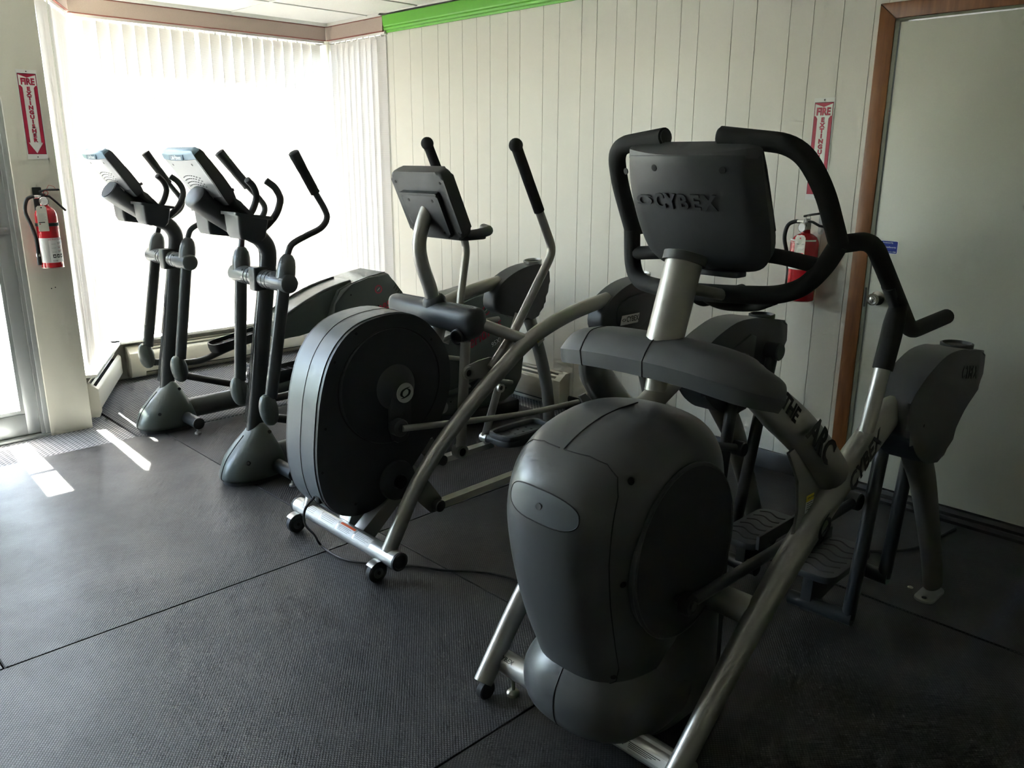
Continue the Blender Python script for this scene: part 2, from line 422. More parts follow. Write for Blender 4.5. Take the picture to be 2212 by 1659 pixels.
def plank(x0, x1, z0, z1):
    bm = NB(); box(bm, x0 + 0.0009, x1 - 0.0009, 3.883, 3.894, z0, z1, 0.0008, 1); bw('plank', bm, 'panel_cream')
for a, b in zip(GX[:-1], GX[1:]): plank(a, b, 0.0, 2.63)
gx = -0.60
pat = [0.166, 0.111, 0.203, 0.133, 0.177, 0.115, 0.144, 0.137]
i = 0
while gx < 3.5: plank(gx, gx + pat[i % 8], 0.0, 2.63); gx += pat[i % 8]; i += 1
for a, b in ((-6.25, -6.05), (-6.05, -5.86), (-5.86, -5.68), (-5.68, -5.55), (-5.55, -5.394)): plank(a, b, 0.0, 0.29)
for a, b in ((-1.66, -1.52), (-1.52, -1.32), (-1.32, -1.18), (-1.18, -1.0), (-1.0, -0.86), (-0.86, -0.60)): plank(a, b, 2.225, 2.63)

# --- window wall with knee wall planks
wl = root('wall_window', (-6.28, 2.9, 0), 'cream knee wall of short planks under the wide window', 'wall', kind='structure')
bwl = B(wl); bwl.off = (-6.28, 2.9, 0)
bm = NB(); box(bm, -6.36, -6.268, 1.90, 4.0, -0.05, 0.285); box(bm, -6.36, -6.268, 1.90, 4.0, 2.47, 2.64); bwl('backing', bm, 'groove')
yy = 1.96
for q in range(13):
    wd = [0.15, 0.17, 0.13, 0.16][q % 4]
    bm = NB(); box(bm, -6.269, -6.258, yy + 0.0016, min(yy + wd, 3.88) - 0.0016, 0.0, 0.285, 0.0012, 1); bwl('plank', bm, 'panel_cream'); yy += wd
    if yy > 3.86: break

# angled bay side: local frame along the wall
A0 = V(-5.33, 1.47, 0); dW = V(-0.8906, 0.4549, 0); nW = V(0.4549, 0.8906, 0)
def abox(bm, s0, s1, n0, n1, z0, z1, bev=0.0):
    st = len(bm.verts)
    b2 = NB(); box(b2, s0, s1, n0, n1, z0, z1, bev)
    me = bpy.data.meshes.new('t'); b2.to_mesh(me); b2.free()
    M = Matrix((dW, nW, V(0, 0, 1))).transposed().to_4x4(); M.translation = A0
    me.transform(M); bm.from_mesh(me); bpy.data.meshes.remove(me)
    return bm
bm = NB(); abox(bm, -0.02, 1.08, -0.10, 0.0, -0.05, 0.285); abox(bm, -0.02, 1.08, -0.10, 0.0, 2.47, 2.64)
solo('wall_bay', bm, 'panel_cream', 'angled knee wall under the narrow window beside the pillar', 'wall', kind='structure')

# pillar wall with the fire extinguisher
bm = NB(); box(bm, -5.46, -5.24, 1.262, 1.492, -0.05, 2.64, 0.004)
solo('wall_left', bm, 'wall_cream', 'cream pillar between the glass door and the bay window', 'wall', kind='structure')
bm = NB(); box(bm, -5.40, -5.26, -4.2, 1.262, 2.36, 2.64); box(bm, -5.40, -5.26, -4.2, -1.2, -0.05, 2.36); box(bm, -5.40, -5.26, -1.2, 0.2, -0.05, 0.42)
solo('wall_storefront', bm, 'wall_cream', 'cream wall around the shop windows left of the glass door', 'wall', kind='structure')
bm = NB(); box(bm, -5.4, 3.6, -4.3, -4.2, -0.05, 2.64)
solo('wall_front', bm, 'wall_cream', 'cream wall far behind the viewpoint', 'wall', kind='structure')
bm = NB(); box(bm, 3.6, 3.7, -4.3, 4.0, -0.05, 2.64)
solo('wall_right', bm, 'wall_cream', 'cream wall at the far right end of the room', 'wall', kind='structure')

# screw holes left in the pillar
for y, z in ((1.373, 0.862), (1.394, 0.866)):
    bm = NB(); cyl(bm, (-5.2405, y, z), 'X', 0.0035, 0, 0.0012, 8); o = finish('screw_hole', bm, 'hole'); o.parent = bpy.data.objects['wall_left']
    o.matrix_parent_inverse = Matrix.Translation(-bpy.data.objects['wall_left'].location)

# --- ceiling
ce = root('ceiling', (-1.4, 0, 2.62), 'suspended ceiling of white tiles in a white grid', 'ceiling', kind='structure')
bc = B(ce); bc.off = (-1.4, 0, 2.62)
bm = NB(); prism(bm, [(-5.44, -4.35), (3.75, -4.35), (3.75, 4.05), (-6.39, 4.05), (-6.39, 1.88), (-5.44, 1.395)], 2.665, 2.80, 'Z'); bc('roof_slab', bm, 'eave_white')
XL = [-5.56 + 0.61 * k for k in range(-1, 16)]; YL = [3.057 - 1.22 * k for k in range(7)]
tile_me = None
bm = NB(); box(bm, -0.300, 0.300, -0.605, 0.605, 0.0, 0.02, 0.003, 1)
first = finish('ceiling_tile', bm, 'ceiling_tile', ce)
tiles = []
for i in range(len(XL) - 1):
    for j in range(len(YL) - 1):
        xc_, yc_ = (XL[i] + XL[i + 1]) / 2, (YL[j] + YL[j + 1]) / 2
        if xc_ > -5.5 or yc_ > 2.0: tiles.append((xc_, yc_, 2.622))
for q, (x, y, z) in enumerate(tiles):
    o = first if q == 0 else first.copy()
    if q: COL.objects.link(o)
    o.parent = ce; o.location = (x + 1.4, y, z - 2.62)
for i in range(len(XL) - 1):
    bm = NB(); box(bm, XL[i] + 0.012, XL[i + 1] - 0.012, 3.069, 3.872, 2.622, 2.642, 0.003, 1); bc('ceiling_tile', bm, 'ceiling_tile')
bm = NB()
for x in XL: box(bm, x - 0.012, x + 0.012, -4.2 if x > -5.3 else 1.85, 3.88, 2.616, 2.626)
for y in YL: box(bm, -6.2 if y > 2 else -5.28, 3.6, y - 0.012, y + 0.012, 2.6162, 2.6262)
bc('grid_tee', bm, 'tee_white')
bm = NB(); box(bm, -6.14, 3.6, 3.846, 3.884, 2.597, 2.628); box(bm, -6.15, -6.112, 1.90, 3.86, 2.597, 2.628); bc('wall_angle', bm, 'tee_white')

# --- green crown moulding
prof = [(3.884, 2.484), (3.872, 2.484), (3.868, 2.496), (3.852, 2.500), (3.848, 2.512), (3.851, 2.522), (3.846, 2.530), (3.842, 2.560), (3.840, 2.597), (3.884, 2.597)]
bm = NB(); prism(bm, prof, -5.352, 3.55, 'X')
solo('trim_1', bm, 'crown_green', 'bright green crown moulding along the top of the plank wall', 'moulding', kind='structure', sharp=20)
bm = NB(); decal(bm, (-5.33, 3.8445, 2.600), (1, 0, 0), (0, 0, 1), [(-0.075, 0.010), (-0.02, -0.003), (0.9, -0.002), (0.9, 0.006), (0.25, 0.010), (0.02, 0.008), (-0.05, 0.018)], 0.003)  # shade of the gap between ceiling and moulding, built as a black strip
solo('ceiling_gap_shade', bm, 'gap_shade', 'black strip added as the dark gap above the left end of the green moulding', 'gap_shade')

# --- black baseboard
bm = NB(); prism(bm, [(3.884, -0.004), (3.866, -0.004), (3.866, 0.085), (3.872, 0.095), (3.884, 0.095)], -3.49, -1.69, 'X')
solo('baseboard_back', bm, 'baseboard_black', 'black baseboard along the plank wall left of the white door', 'baseboard', kind='structure')
bm = NB(); prism(bm, [(3.884, -0.004), (3.866, -0.004), (3.866, 0.085), (3.872, 0.095), (3.884, 0.095)], -0.58, 3.6, 'X')
solo('baseboard_right', bm, 'baseboard_black', 'black baseboard along the plank wall right of the white door', 'baseboard', kind='structure')

# --- wood casing and the white door
tr = root('trim_2', (-1.65, 3.88, 0), 'stained wood casing around the white door', 'door frame', kind='structure')
bt = B(tr); bt.off = (-1.65, 3.88, 0)
bm = NB(); prism(bm, [(-1.690, 0.0), (-1.618, 0.0), (-1.618, 2.186), (-1.690, 2.252)], 3.862, 3.892, 'Y', 0.003); bt('side_casing', bm, 'wood_casing')
bm = NB(); prism(bm, [(-1.6885, 2.2535), (-1.6165, 2.1875), (-0.665, 2.1875), (-0.592, 2.2535)], 3.862, 3.892, 'Y', 0.003); bt('head_casing', bm, 'wood_casing')
bm = NB(); prism(bm, [(-0.663, 0.0), (-0.590, 0.0), (-0.590, 2.252), (-0.663, 2.186)], 3.862, 3.892, 'Y', 0.003); bt('side_casing', bm, 'wood_casing')
bm = NB(); box(bm, -1.618, -1.600, 3.866, 3.96, 0.0, 2.186); box(bm, -0.682, -0.663, 3.866, 3.96, 0.0, 2.186); box(bm, -1.618, -0.663, 3.866, 3.96, 2.176, 2.1865); bt('jamb', bm, 'jamb_paint')
bm = NB(); box(bm, -1.612, -1.6045, 3.8645, 3.87, 0.93, 1.02); bt('strike_plate', bm, 'rubber')
d2 = root('door_2', (-1.14, 3.89, 0), 'plain white door with a silver knob and a blue security sticker', 'door', kind='structure')
b2 = B(d2); b2.off = (-1.14, 3.89, 0)
bm = NB(); box(bm, -1.597, -0.685, 3.872, 3.91, 0.066, 2.171, 0.002); b2('leaf', bm, 'door_white')
bm = NB(); lathe(bm, [(0.033, 0), (0.033, 0.004), (0.026, 0.009), (0.012, 0.012), (0.011, 0.028), (0.022, 0.036), (0.028, 0.050), (0.027, 0.058), (0.021, 0.064), (0.019, 0.060), (0.014, 0.060), (0.012, 0.064), (0.006, 0.066), (0.001, 0.066)], (-1.553, 3.872, 0.975), (0, -1, 0), 24)
b2('knob', bm, 'nickel')
stk = b2('security_sticker', decal(NB(), (-1.535, 3.8722, 1.213), (1, 0, 0), (0, 0, 1), rrect(-0.046, 0.046, -0.030, 0.030, 0.005), 0.0006), 'label_white')
b2('sticker_print', decal(NB(), (-1.535, 3.8714, 1.213), (1, 0, 0), (0, 0, 1), rrect(-0.043, 0.043, -0.027, 0.027, 0.004), 0.0005), 'label_blue', stk)
for s, sz, dx, dz in (('Protected By', 0.0085, 0.0, 0.020), ('TotalSecurity', 0.0095, 0.012, 0.0), ('800-671-7000', 0.0075, 0.018, -0.021)):
    lettering('sticker_text', s, sz, (-1.535 + dx, 3.8708, 1.213 + dz), (1, 0, 0), (0, 0, 1), 'emblem_white', stk, b2.off, ext=0.0002, bold=0.0001)
b2('sticker_shield', decal(NB(), (-1.563, 3.8709, 1.213), (1, 0, 0), (0, 0, 1), closed_curve([(-0.010, 0.010), (0, 0.012), (0.010, 0.010), (0.008, -0.004), (0, -0.013), (-0.008, -0.004)], 3), 0.0004), 'emblem_white', stk)
b2('sticker_shield', decal(NB(), (-1.563, 3.8705, 1.213), (1, 0, 0), (0, 0, 1), closed_curve([(-0.007, 0.007), (0, 0.009), (0.007, 0.007), (0.005, -0.003), (0, -0.009), (-0.005, -0.003)], 3), 0.0004), 'label_blue', stk)
bm = NB(); prism(bm, [(3.90, -0.006), (3.845, -0.006), (3.842, 0.012), (3.846, 0.026), (3.852, 0.030), (3.850, 0.044), (3.858, 0.062), (3.90, 0.066)], -1.60, -0.68, 'X')
solo('trim_3', bm, 'baseboard_black', 'dark ridged threshold strip under the white door', 'threshold', kind='structure', sharp=25)

# --- glass entrance door and storefront
d1 = root('door_1', (-5.31, 0.72, 0), 'aluminium framed glass entrance door beside the pillar', 'door', kind='structure')
b1 = B(d1); b1.off = (-5.31, 0.72, 0)
bm = NB(); box(bm, -5.335, -5.285, 1.150, 1.2185, 0.012, 2.10, 0.002); b1('stile', bm, 'aluminium')
bm = NB(); box(bm, -5.335, -5.285, 0.26, 0.324, 0.012, 2.10, 0.002); b1('stile', bm, 'aluminium')
bm = NB(); box(bm, -5.335, -5.285, 0.324, 1.150, 0.012, 0.140, 0.002); b1('bottom_rail', bm, 'aluminium')
bm = NB(); box(bm, -5.335, -5.285, 0.324, 1.150, 1.97, 2.10, 0.002); b1('top_rail', bm, 'aluminium')
bm = NB(); box(bm, -5.330, -5.292, 0.324, 1.150, 0.140, 0.164); box(bm, -5.330, -5.292, 1.130, 1.150, 0.164, 1.97); box(bm, -5.330, -5.292, 0.324, 0.344, 0.164, 1.97); b1('glazing_bead', bm, 'aluminium')
bm = NB(); box(bm, -5.313, -5.307, 0.330, 1.145, 0.150, 1.98); b1('glass_pane', bm, 'glass')
bm = NB(); box(bm, -5.285, -5.262, 0.30, 1.205, 1.180, 1.215, 0.003); b1('push_bar', bm, 'aluminium')
bm = NB(); cyl(bm, (-5.262, 1.19, 1.198), 'X', 0.004, 0, 0.002, 10); b1('screw', bm, 'zinc')
bm = NB(); box(bm, -5.318, -5.3145, 0.36, 1.022, 0.30, 1.94); b1('poster', bm, 'paper')
bm = NB(); box(bm, -5.36, -5.265, 1.2186, 1.2368, 0.0, 2.36); box(bm, -5.345, -5.255, 1.2365, 1.262, 0.0, 2.36, 0.002); box(bm, -5.36, -5.265, 0.20, 0.255, 0.0, 2.36, 0.002); box(bm, -5.36, -5.265, 0.255, 1.219, 2.105, 2.16)
b1('frame', bm, 'aluminium')
bm = NB(); box(bm, -5.315, -5.309, 0.255, 1.219, 2.16, 2.36); b1('transom_pane', bm, 'glass')
bm = NB(); box(bm, -5.37, -5.245, 0.2, 1.262, -0.008, 0.010, 0.003); b1('threshold', bm, 'aluminium')
w4 = root('window_4', (-5.32, -0.5, 0.42), 'shop window left of the glass door', 'window', kind='structure')
b4 = B(w4); b4.off = (-5.32, -0.5, 0.42)
bm = NB()
for y in (-1.2, 0.15): box(bm, -5.36, -5.28, y, y + 0.05, 0.42, 2.36)
box(bm, -5.36, -5.28, -1.2, 0.2, 0.42, 0.47); box(bm, -5.36, -5.28, -1.2, 0.2, 2.31, 2.36); b4('frame', bm, 'aluminium')
for y in (-1.15,): bm = NB(); box(bm, -5.323, -5.317, y, y + 1.3, 0.47, 2.31); b4('glass_pane', bm, 'glass')

# --- windows of the bay
w1 = root('window_1', (-6.31, 2.9, 0.3), 'wide window behind the middle vertical blind', 'window', kind='structure')
bb = B(w1); bb.off = (-6.31, 2.9, 0.3)
bm = NB(); box(bm, -6.34, -6.28, 1.93, 1.97, 0.30, 2.47); box(bm, -6.34, -6.28, 3.85, 3.90, 0.30, 2.47); box(bm, -6.34, -6.28, 1.97, 3.85, 0.30, 0.33); box(bm, -6.34, -6.28, 1.97, 3.85, 2.44, 2.47); bb('frame', bm, 'aluminium')
bm = NB(); box(bm, -6.313, -6.307, 1.97, 3.85, 0.33, 2.44); bb('glass_pane', bm, 'glass')
bm = NB(); box(bm, -6.30, -6.150, 1.955, 3.883, 0.282, 0.302, 0.003); bb('sill', bm, 'white_paint')
bm = NB(); box(bm, -6.30, -6.108, 3.852, 3.884, 0.302, 2.47, 0.002); bb('corner_post', bm, 'wall_cream')
w2 = root('window_2', tuple(A0 + V(0, 0, 0.3)), 'narrow angled window behind the left vertical blind', 'window', kind='structure')
bb = B(w2); bb.off = tuple(A0 + V(0, 0, 0.3))
bm = NB(); abox(bm, 0.0, 0.03, -0.07, -0.02, 0.30, 2.47); abox(bm, 1.0, 1.05, -0.07, -0.02, 0.30, 2.47); abox(bm, 0.03, 1.0, -0.07, -0.02, 0.30, 0.33); abox(bm, 0.03, 1.0, -0.07, -0.02, 2.44, 2.47); bb('frame', bm, 'aluminium')
bm = NB(); abox(bm, 0.03, 1.0, -0.048, -0.042, 0.33, 2.44); bb('glass_pane', bm, 'glass')
bm = NB(); abox(bm, 0.02, 1.03, -0.06, 0.105, 0.282, 0.302, 0.003); bb('sill', bm, 'white_paint')
w3 = root('window_3', (-5.8, 3.93, 0.3), 'narrow window behind the right vertical blind at the corner', 'window', kind='structure')
bb = B(w3); bb.off = (-5.8, 3.93, 0.3)
bm = NB(); box(bm, -6.16, -6.12, 3.90, 3.96, 0.30, 2.47); box(bm, -5.46, -5.42, 3.90, 3.96, 0.30, 2.47); box(bm, -6.12, -5.46, 3.90, 3.96, 0.30, 0.33); box(bm, -6.12, -5.46, 3.90, 3.96, 2.44, 2.47); bb('frame', bm, 'aluminium')
bm = NB(); box(bm, -6.12, -5.46, 3.927, 3.933, 0.33, 2.44); bb('glass_pane', bm, 'glass')

# --- vertical blinds
def slat_mesh(bm, wd, z0, z1):
    n = 5; prof = []
    for k in range(n): t = k / (n - 1) - 0.5; prof.append((t * wd, 0.0035 * (1 - 4 * t * t)))
    th = 0.0006
    R = []
    for z in (z0, z1): R.append([bm.verts.new((p[0], p[1] - th, z)) for p in prof] + [bm.verts.new((p[0], p[1], z)) for p in prof[::-1]])
    k = len(R[0])
    for q in range(k): bm.faces.new((R[0][q], R[0][(q + 1) % k], R[1][(q + 1) % k], R[1][q]))
    bm.faces.new(R[0][::-1]); bm.faces.new(R[1])
bm = NB(); slat_mesh(bm, 0.089, 0.0, 2.145); SLAT = finish('slat', bm, 'blind_fabric'); slat_me = SLAT.data; bpy.data.objects.remove(SLAT)
def put_slat(rt, p, rz, dz=0.0):
    o = bpy.data.objects.new('slat', slat_me); COL.objects.link(o); o.parent = rt
    o.location = Vector((p[0], p[1], 0.318 + dz)) - Vector(rt.location); o.rotation_euler = (0, 0, rz)
bl = root('vertical_blind', (-6.17, 2.9, 0.3), 'wide white vertical blind across the middle window, sunlit from behind', 'blind', 'vertical blinds of the bay window')
bb = B(bl); bb.off = (-6.17, 2.9, 0.3)
bm = NB(); box(bm, -6.132, -6.120, 1.932, 3.838, 2.496, 2.590); bb('valance', bm, 'valance_beige')
bm = NB(); box(bm, -6.1335, -6.1185, 1.93, 3.838, 2.4905, 2.496); box(bm, -6.1335, -6.1185, 1.93, 3.838, 2.590, 2.5955); bb('valance_edging', bm, 'valance_edge')
bm = NB(); box(bm, -6.190, -6.150, 1.96, 3.84, 2.475, 2.505); bb('track', bm, 'tee_white')
ys = [1.985 + 0.0835 * k for k in range(10)] + [2.852 + 0.0835 * k for k in range(12)]
for k, y in enumerate(ys):
    put_slat(bl, (-6.170, y, 0), PI / 2 + 0.13 + random.uniform(-0.03, 0.03))
    bm = NB(); box(bm, -6.175, -6.165, y - 0.006, y + 0.006, 2.460, 2.476); bb('hanger', bm, 'tee_white')
br = root('vertical_blind', (-5.72, 3.83, 0.3), 'narrow white vertical blind hanging in the corner next to the plank wall', 'blind', 'vertical blinds of the bay window')
bb = B(br); bb.off = (-5.72, 3.83, 0.3)
bm = NB(); box(bm, -6.119, -5.354, 3.840, 3.852, 2.496, 2.590); bb('valance', bm, 'valance_beige')
bm = NB(); box(bm, -6.118, -5.354, 3.8385, 3.8535, 2.4905, 2.496); box(bm, -6.118, -5.354, 3.8385, 3.8535, 2.590, 2.5955); bb('valance_edging', bm, 'valance_edge')
bm = NB(); box(bm, -6.10, -5.35, 3.855, 3.882, 2.475, 2.505); bb('track', bm, 'tee_white')
for k in range(9):
    x = -6.03 + 0.0785 * k; put_slat(br, (x, 3.862, 0), 0.22 + random.uniform(-0.12, 0.12))
    bm = NB(); box(bm, x - 0.006, x + 0.006, 3.857, 3.867, 2.460, 2.476); bb('hanger', bm, 'tee_white')
bs = root('vertical_blind', tuple(A0 + dW * 0.5 + V(0, 0, 0.3)), 'white vertical blind seen edge-on beside the fire extinguisher pillar', 'blind', 'vertical blinds of the bay window')
bb = B(bs); bb.off = tuple(bs.location)
bm = NB(); abox(bm, 0.06, 0.845, 0.050, 0.062, 2.496, 2.590); bb('valance', bm, 'valance_beige')
bm = NB(); abox(bm, 0.06, 0.845, 0.0485, 0.0635, 2.4905, 2.496); abox(bm, 0.06, 0.845, 0.0485, 0.0635, 2.590, 2.5955); bb('valance_edging', bm, 'valance_edge')
bm = NB(); abox(bm, 0.04, 0.84, 0.012, 0.045, 2.475, 2.505); bb('track', bm, 'tee_white')
ang = math.atan2(dW.y, dW.x)
sp = [0.182, 0.255, 0.325, 0.390, 0.418, 0.566, 0.640, 0.712, 0.782, 0.845]
for k, s in enumerate(sp):
    p = A0 + dW * s + nW * 0.028; put_slat(bs, p, ang - 0.20 + random.uniform(-0.04, 0.04))
    bm = NB(); abox(bm, s - 0.006, s + 0.006, 0.023, 0.033, 2.460, 2.476); bb('hanger', bm, 'tee_white')
p = A0 + dW * 0.16 + nW * 0.075
bm = NB(); tube(bm, [p + V(0, 0, 2.47), p + V(0, 0, 1.10), p + V(-0.008, 0.006, 1.085), p + V(-0.018, 0.010, 1.10), p + V(-0.018, 0.010, 2.47)], 0.0016, 6); bb('pull_chain', bm, 'tee_white')

# --- baseboard heaters
def heater(label, fr, L, covers):
    """fr maps (along, out, z) to the room"""
    o0 = fr(L / 2, 0.03, 0)
    rt = root('baseboard_heater', tuple(o0), label, 'heater', 'baseboard heaters under the windows and wall')
    hb = B(rt); hb.off = tuple(o0)
    def bxx(bm, a0, a1, n0, n1, z0, z1, bev=0.0):
        b2_ = NB(); box(b2_, a0, a1, n0, n1, z0, z1, bev); me = bpy.data.meshes.new('t'); b2_.to_mesh(me); b2_.free()
        for v in me.vertices: v.co = fr(*v.co)
        bm.from_mesh(me); bpy.data.meshes.remove(me); return bm
    def prf(bm, a0, a1, poly):
        b2_ = NB(); prism(b2_, poly, a0, a1, 'X'); me = bpy.data.meshes.new('t'); b2_.to_mesh(me); b2_.free()
        for v in me.vertices: v.co = fr(*v.co)
        bm.from_mesh(me); bpy.data.meshes.remove(me); return bm
    hb('back_plate', bxx(NB(), 0.0, L, 0.0, 0.008, 0.02, 0.244), 'heater_cream')
    hb('fin_element', bxx(NB(), 0.02, L - 0.02, 0.010, 0.078, 0.05, 0.185), 'heater_dark')
    hb('top_cover', prf(NB(), 0.0, L, [(0.0, 0.244), (0.034, 0.244), (0.036, 0.238), (0.0, 0.236)]), 'heater_cream')
    hb('damper', prf(NB(), 0.03, L - 0.03, [(0.050, 0.232), (0.060, 0.222), (0.058, 0.219), (0.048, 0.229)]), 'heater_cream')
    hb('front_cover', prf(NB(), 0.0, L, [(0.076, 0.212), (0.090, 0.202), (0.094, 0.190), (0.094, 0.075), (0.084, 0.058), (0.079, 0.060), (0.088, 0.078), (0.088, 0.190)]), 'heater_cream')
    for a0, a1 in covers:
        hb('end_cap', prf(NB(), a0, a1, [(0.0, 0.248), (0.040, 0.248), (0.097, 0.207), (0.099, 0.062), (0.084, 0.028), (0.0, 0.028)]), 'heater_cream')
    return rt
heater('cream baseboard heater running under the angled window beside the pillar', lambda a, n, z: A0 + dW * (a + 0.02) + nW * (n + 0.004) + V(0, 0, z), 0.96, [(-0.002, 0.03)])
heater('long cream baseboard heater under the wide window behind the first cross trainer', lambda a, n, z: V(-6.226 + n, 2.06 + a, z), 1.74, [(-0.002, 0.10)])
heater('cream baseboard heater on the plank wall ending behind the cross trainers', lambda a, n, z: V(-6.0 + a, 3.881 - n, z), 2.53, [(2.48, 2.532)])

# --- outside: pavement, hedge
bm = NB(); box(bm, -40, -5.5, -30, 40, -0.3, -0.12); solo('pavement', bm, 'asphalt', 'sunlit pavement outside the windows', 'pavement', kind='structure')
bm = NB()
for k in range(26):
    y = -8 + k * 0.9; lathe(bm, [(0.2, -0.15), (0.7, 0.3), (0.85, 0.9), (0.6, 1.5), (0.15, 1.8)], (-13 + random.uniform(-0.3, 0.3), y, 0), 'Z', 9)
solo('hedge', bm, 'hedge', 'green hedge across the pavement outside the windows', 'hedge', kind='stuff')

# --- rubber mats
def rmat(x0, x1, y0, y1, label, m='rubber_mat', top=0.0, th=0.008):
    bm = NB(); box(bm, x0 + 0.001, x1 - 0.001, y0 + 0.001, y1 - 0.001, top - th, top, 0.0015, 1)
    o = solo('rubber_mat', bm, m, label, 'mat', 'rubber floor mats')
    cx_, cy_, cz_ = o.location
    bm = NB(); box(bm, x0 - 0.004 - cx_, x1 + 0.004 - cx_, y0 - 0.004 - cy_, y1 + 0.004 - cy_, top - th + 0.0005 - cz_, top - th + 0.002 - cz_); finish('gap_shade_strip', bm, 'seam', o)  # added black strip stands in for the shade in the gaps between mats
rmat(-4.855, -2.810, 0.440, 1.760, 'dark studded rubber mat in front of the two cross trainers, with the sun patch')
rmat(-4.855, -2.810, -1.2, 0.436, 'dark studded rubber mat at the left edge of the picture, beyond the sunlit one', 'rubber_mat_b')
rmat(-2.806, -1.494, -1.2, 1.900, 'large studded rubber mat in the bottom left foreground', 'rubber_mat')
rmat(-1.490, 0.90, -1.2, 2.913, 'dark studded rubber mat under the big front trainer with the silver frame', 'rubber_mat_b')
rmat(-2.806, -1.494, 1.904, 3.860, 'dark studded rubber mat below the pedals of the middle trainer', 'rubber_mat_b')
rmat(-1.490, 0.90, 2.925, 3.840, 'dark studded rubber mat along the white door', 'rubber_mat')
rmat(-4.835, -2.810, 1.764, 3.72, 'rough dark mat under the second cross trainer', 'ribbed_mat')
rmat(-6.10, -4.840, 1.622, 3.72, 'thin dark carpet mat under the cross trainer nearest the pillar', 'carpet_dark', 0.002, 0.010)

# --- fire extinguisher signs
def fire_sign(o, right, outn, label):
    r = Vector(right); n = Vector(outn); o = Vector(o); u = V(0, 0, 1)
    rt = root('fire_extinguisher_sign', tuple(o), label, 'sign', 'fire extinguisher signs'); bs_ = B(rt); bs_.off = tuple(o)
    f = lambda dx, dz, d=0.0: o + r * dx + u * dz + n * d
    W, Hh = 0.051, 0.2335
    bs_('plate', decal(NB(), f(0, 0), r, u, [(-W, -Hh), (W, -Hh), (W, Hh), (-W, Hh)], 0.0015), 'sign_white')
    bs_('border', decal(NB(), f(0, 0.001, 0.0015), r, u, [(-0.0465, -0.2085), (0.0465, -0.2085), (0.0465, 0.2130), (-0.0465, 0.2130)], 0.0003), 'ink_black')
    bs_('red_field', decal(NB(), f(0, 0.001, 0.0018), r, u, [(-0.0445, -0.2075), (0.0445, -0.2075), (0.0445, 0.2105), (-0.0445, 0.2105)], 0.0003), 'sign_red')
    arrow = [(0, -0.203), (0.036, -0.146), (0.0275, -0.146), (0.0275, 0.140), (0.036, 0.152), (0.0425, 0.152), (0.0425, 0.207), (0, 0.192), (-0.0425, 0.207), (-0.0425, 0.152), (-0.036, 0.152), (-0.0275, 0.140), (-0.0275, -0.146), (-0.036, -0.146)]
    bs_('arrow', decal(NB(), f(0, 0, 0.0021), r, u, arrow, 0.0003), 'sign_white')
    for nm, d, dx, dz in (('ink_black', 0.0024, 0.0007, -0.0007), ('sign_red', 0.0027, 0, 0)):
        lettering('word_fire', 'FIRE', 0.046, f(dx, 0.171 + dz, d), r, u, nm, rt, tuple(o), ext=0.0002, bold=0.0019, sx=0.82)
        for k, ch in enumerate('EXTINGUISHER'):
            lettering('letter', ch, 0.0270, f(dx, 0.134 - 0.0243 * k + dz, d), r, u, nm, rt, tuple(o), ext=0.0002, bold=0.0016, sx=1.12)
    for z in (0.2235, -0.2225):
        bmq = NB(); lathe(bmq, [(0.0032, 0), (0.0032, 0.0006)], f(0, z, 0.0015), n, 10); bs_('nail_hole', bmq, 'hole')
    return rt
fire_sign((-5.2385, 1.400, 1.815), (0, 1, 0), (1, 0, 0), 'red and white fire extinguisher sign on the cream pillar')
fire_sign((-1.911, 3.8815, 1.643), (1, 0, 0), (0, -1, 0), 'red and white fire extinguisher sign on the plank wall beside the wood casing')

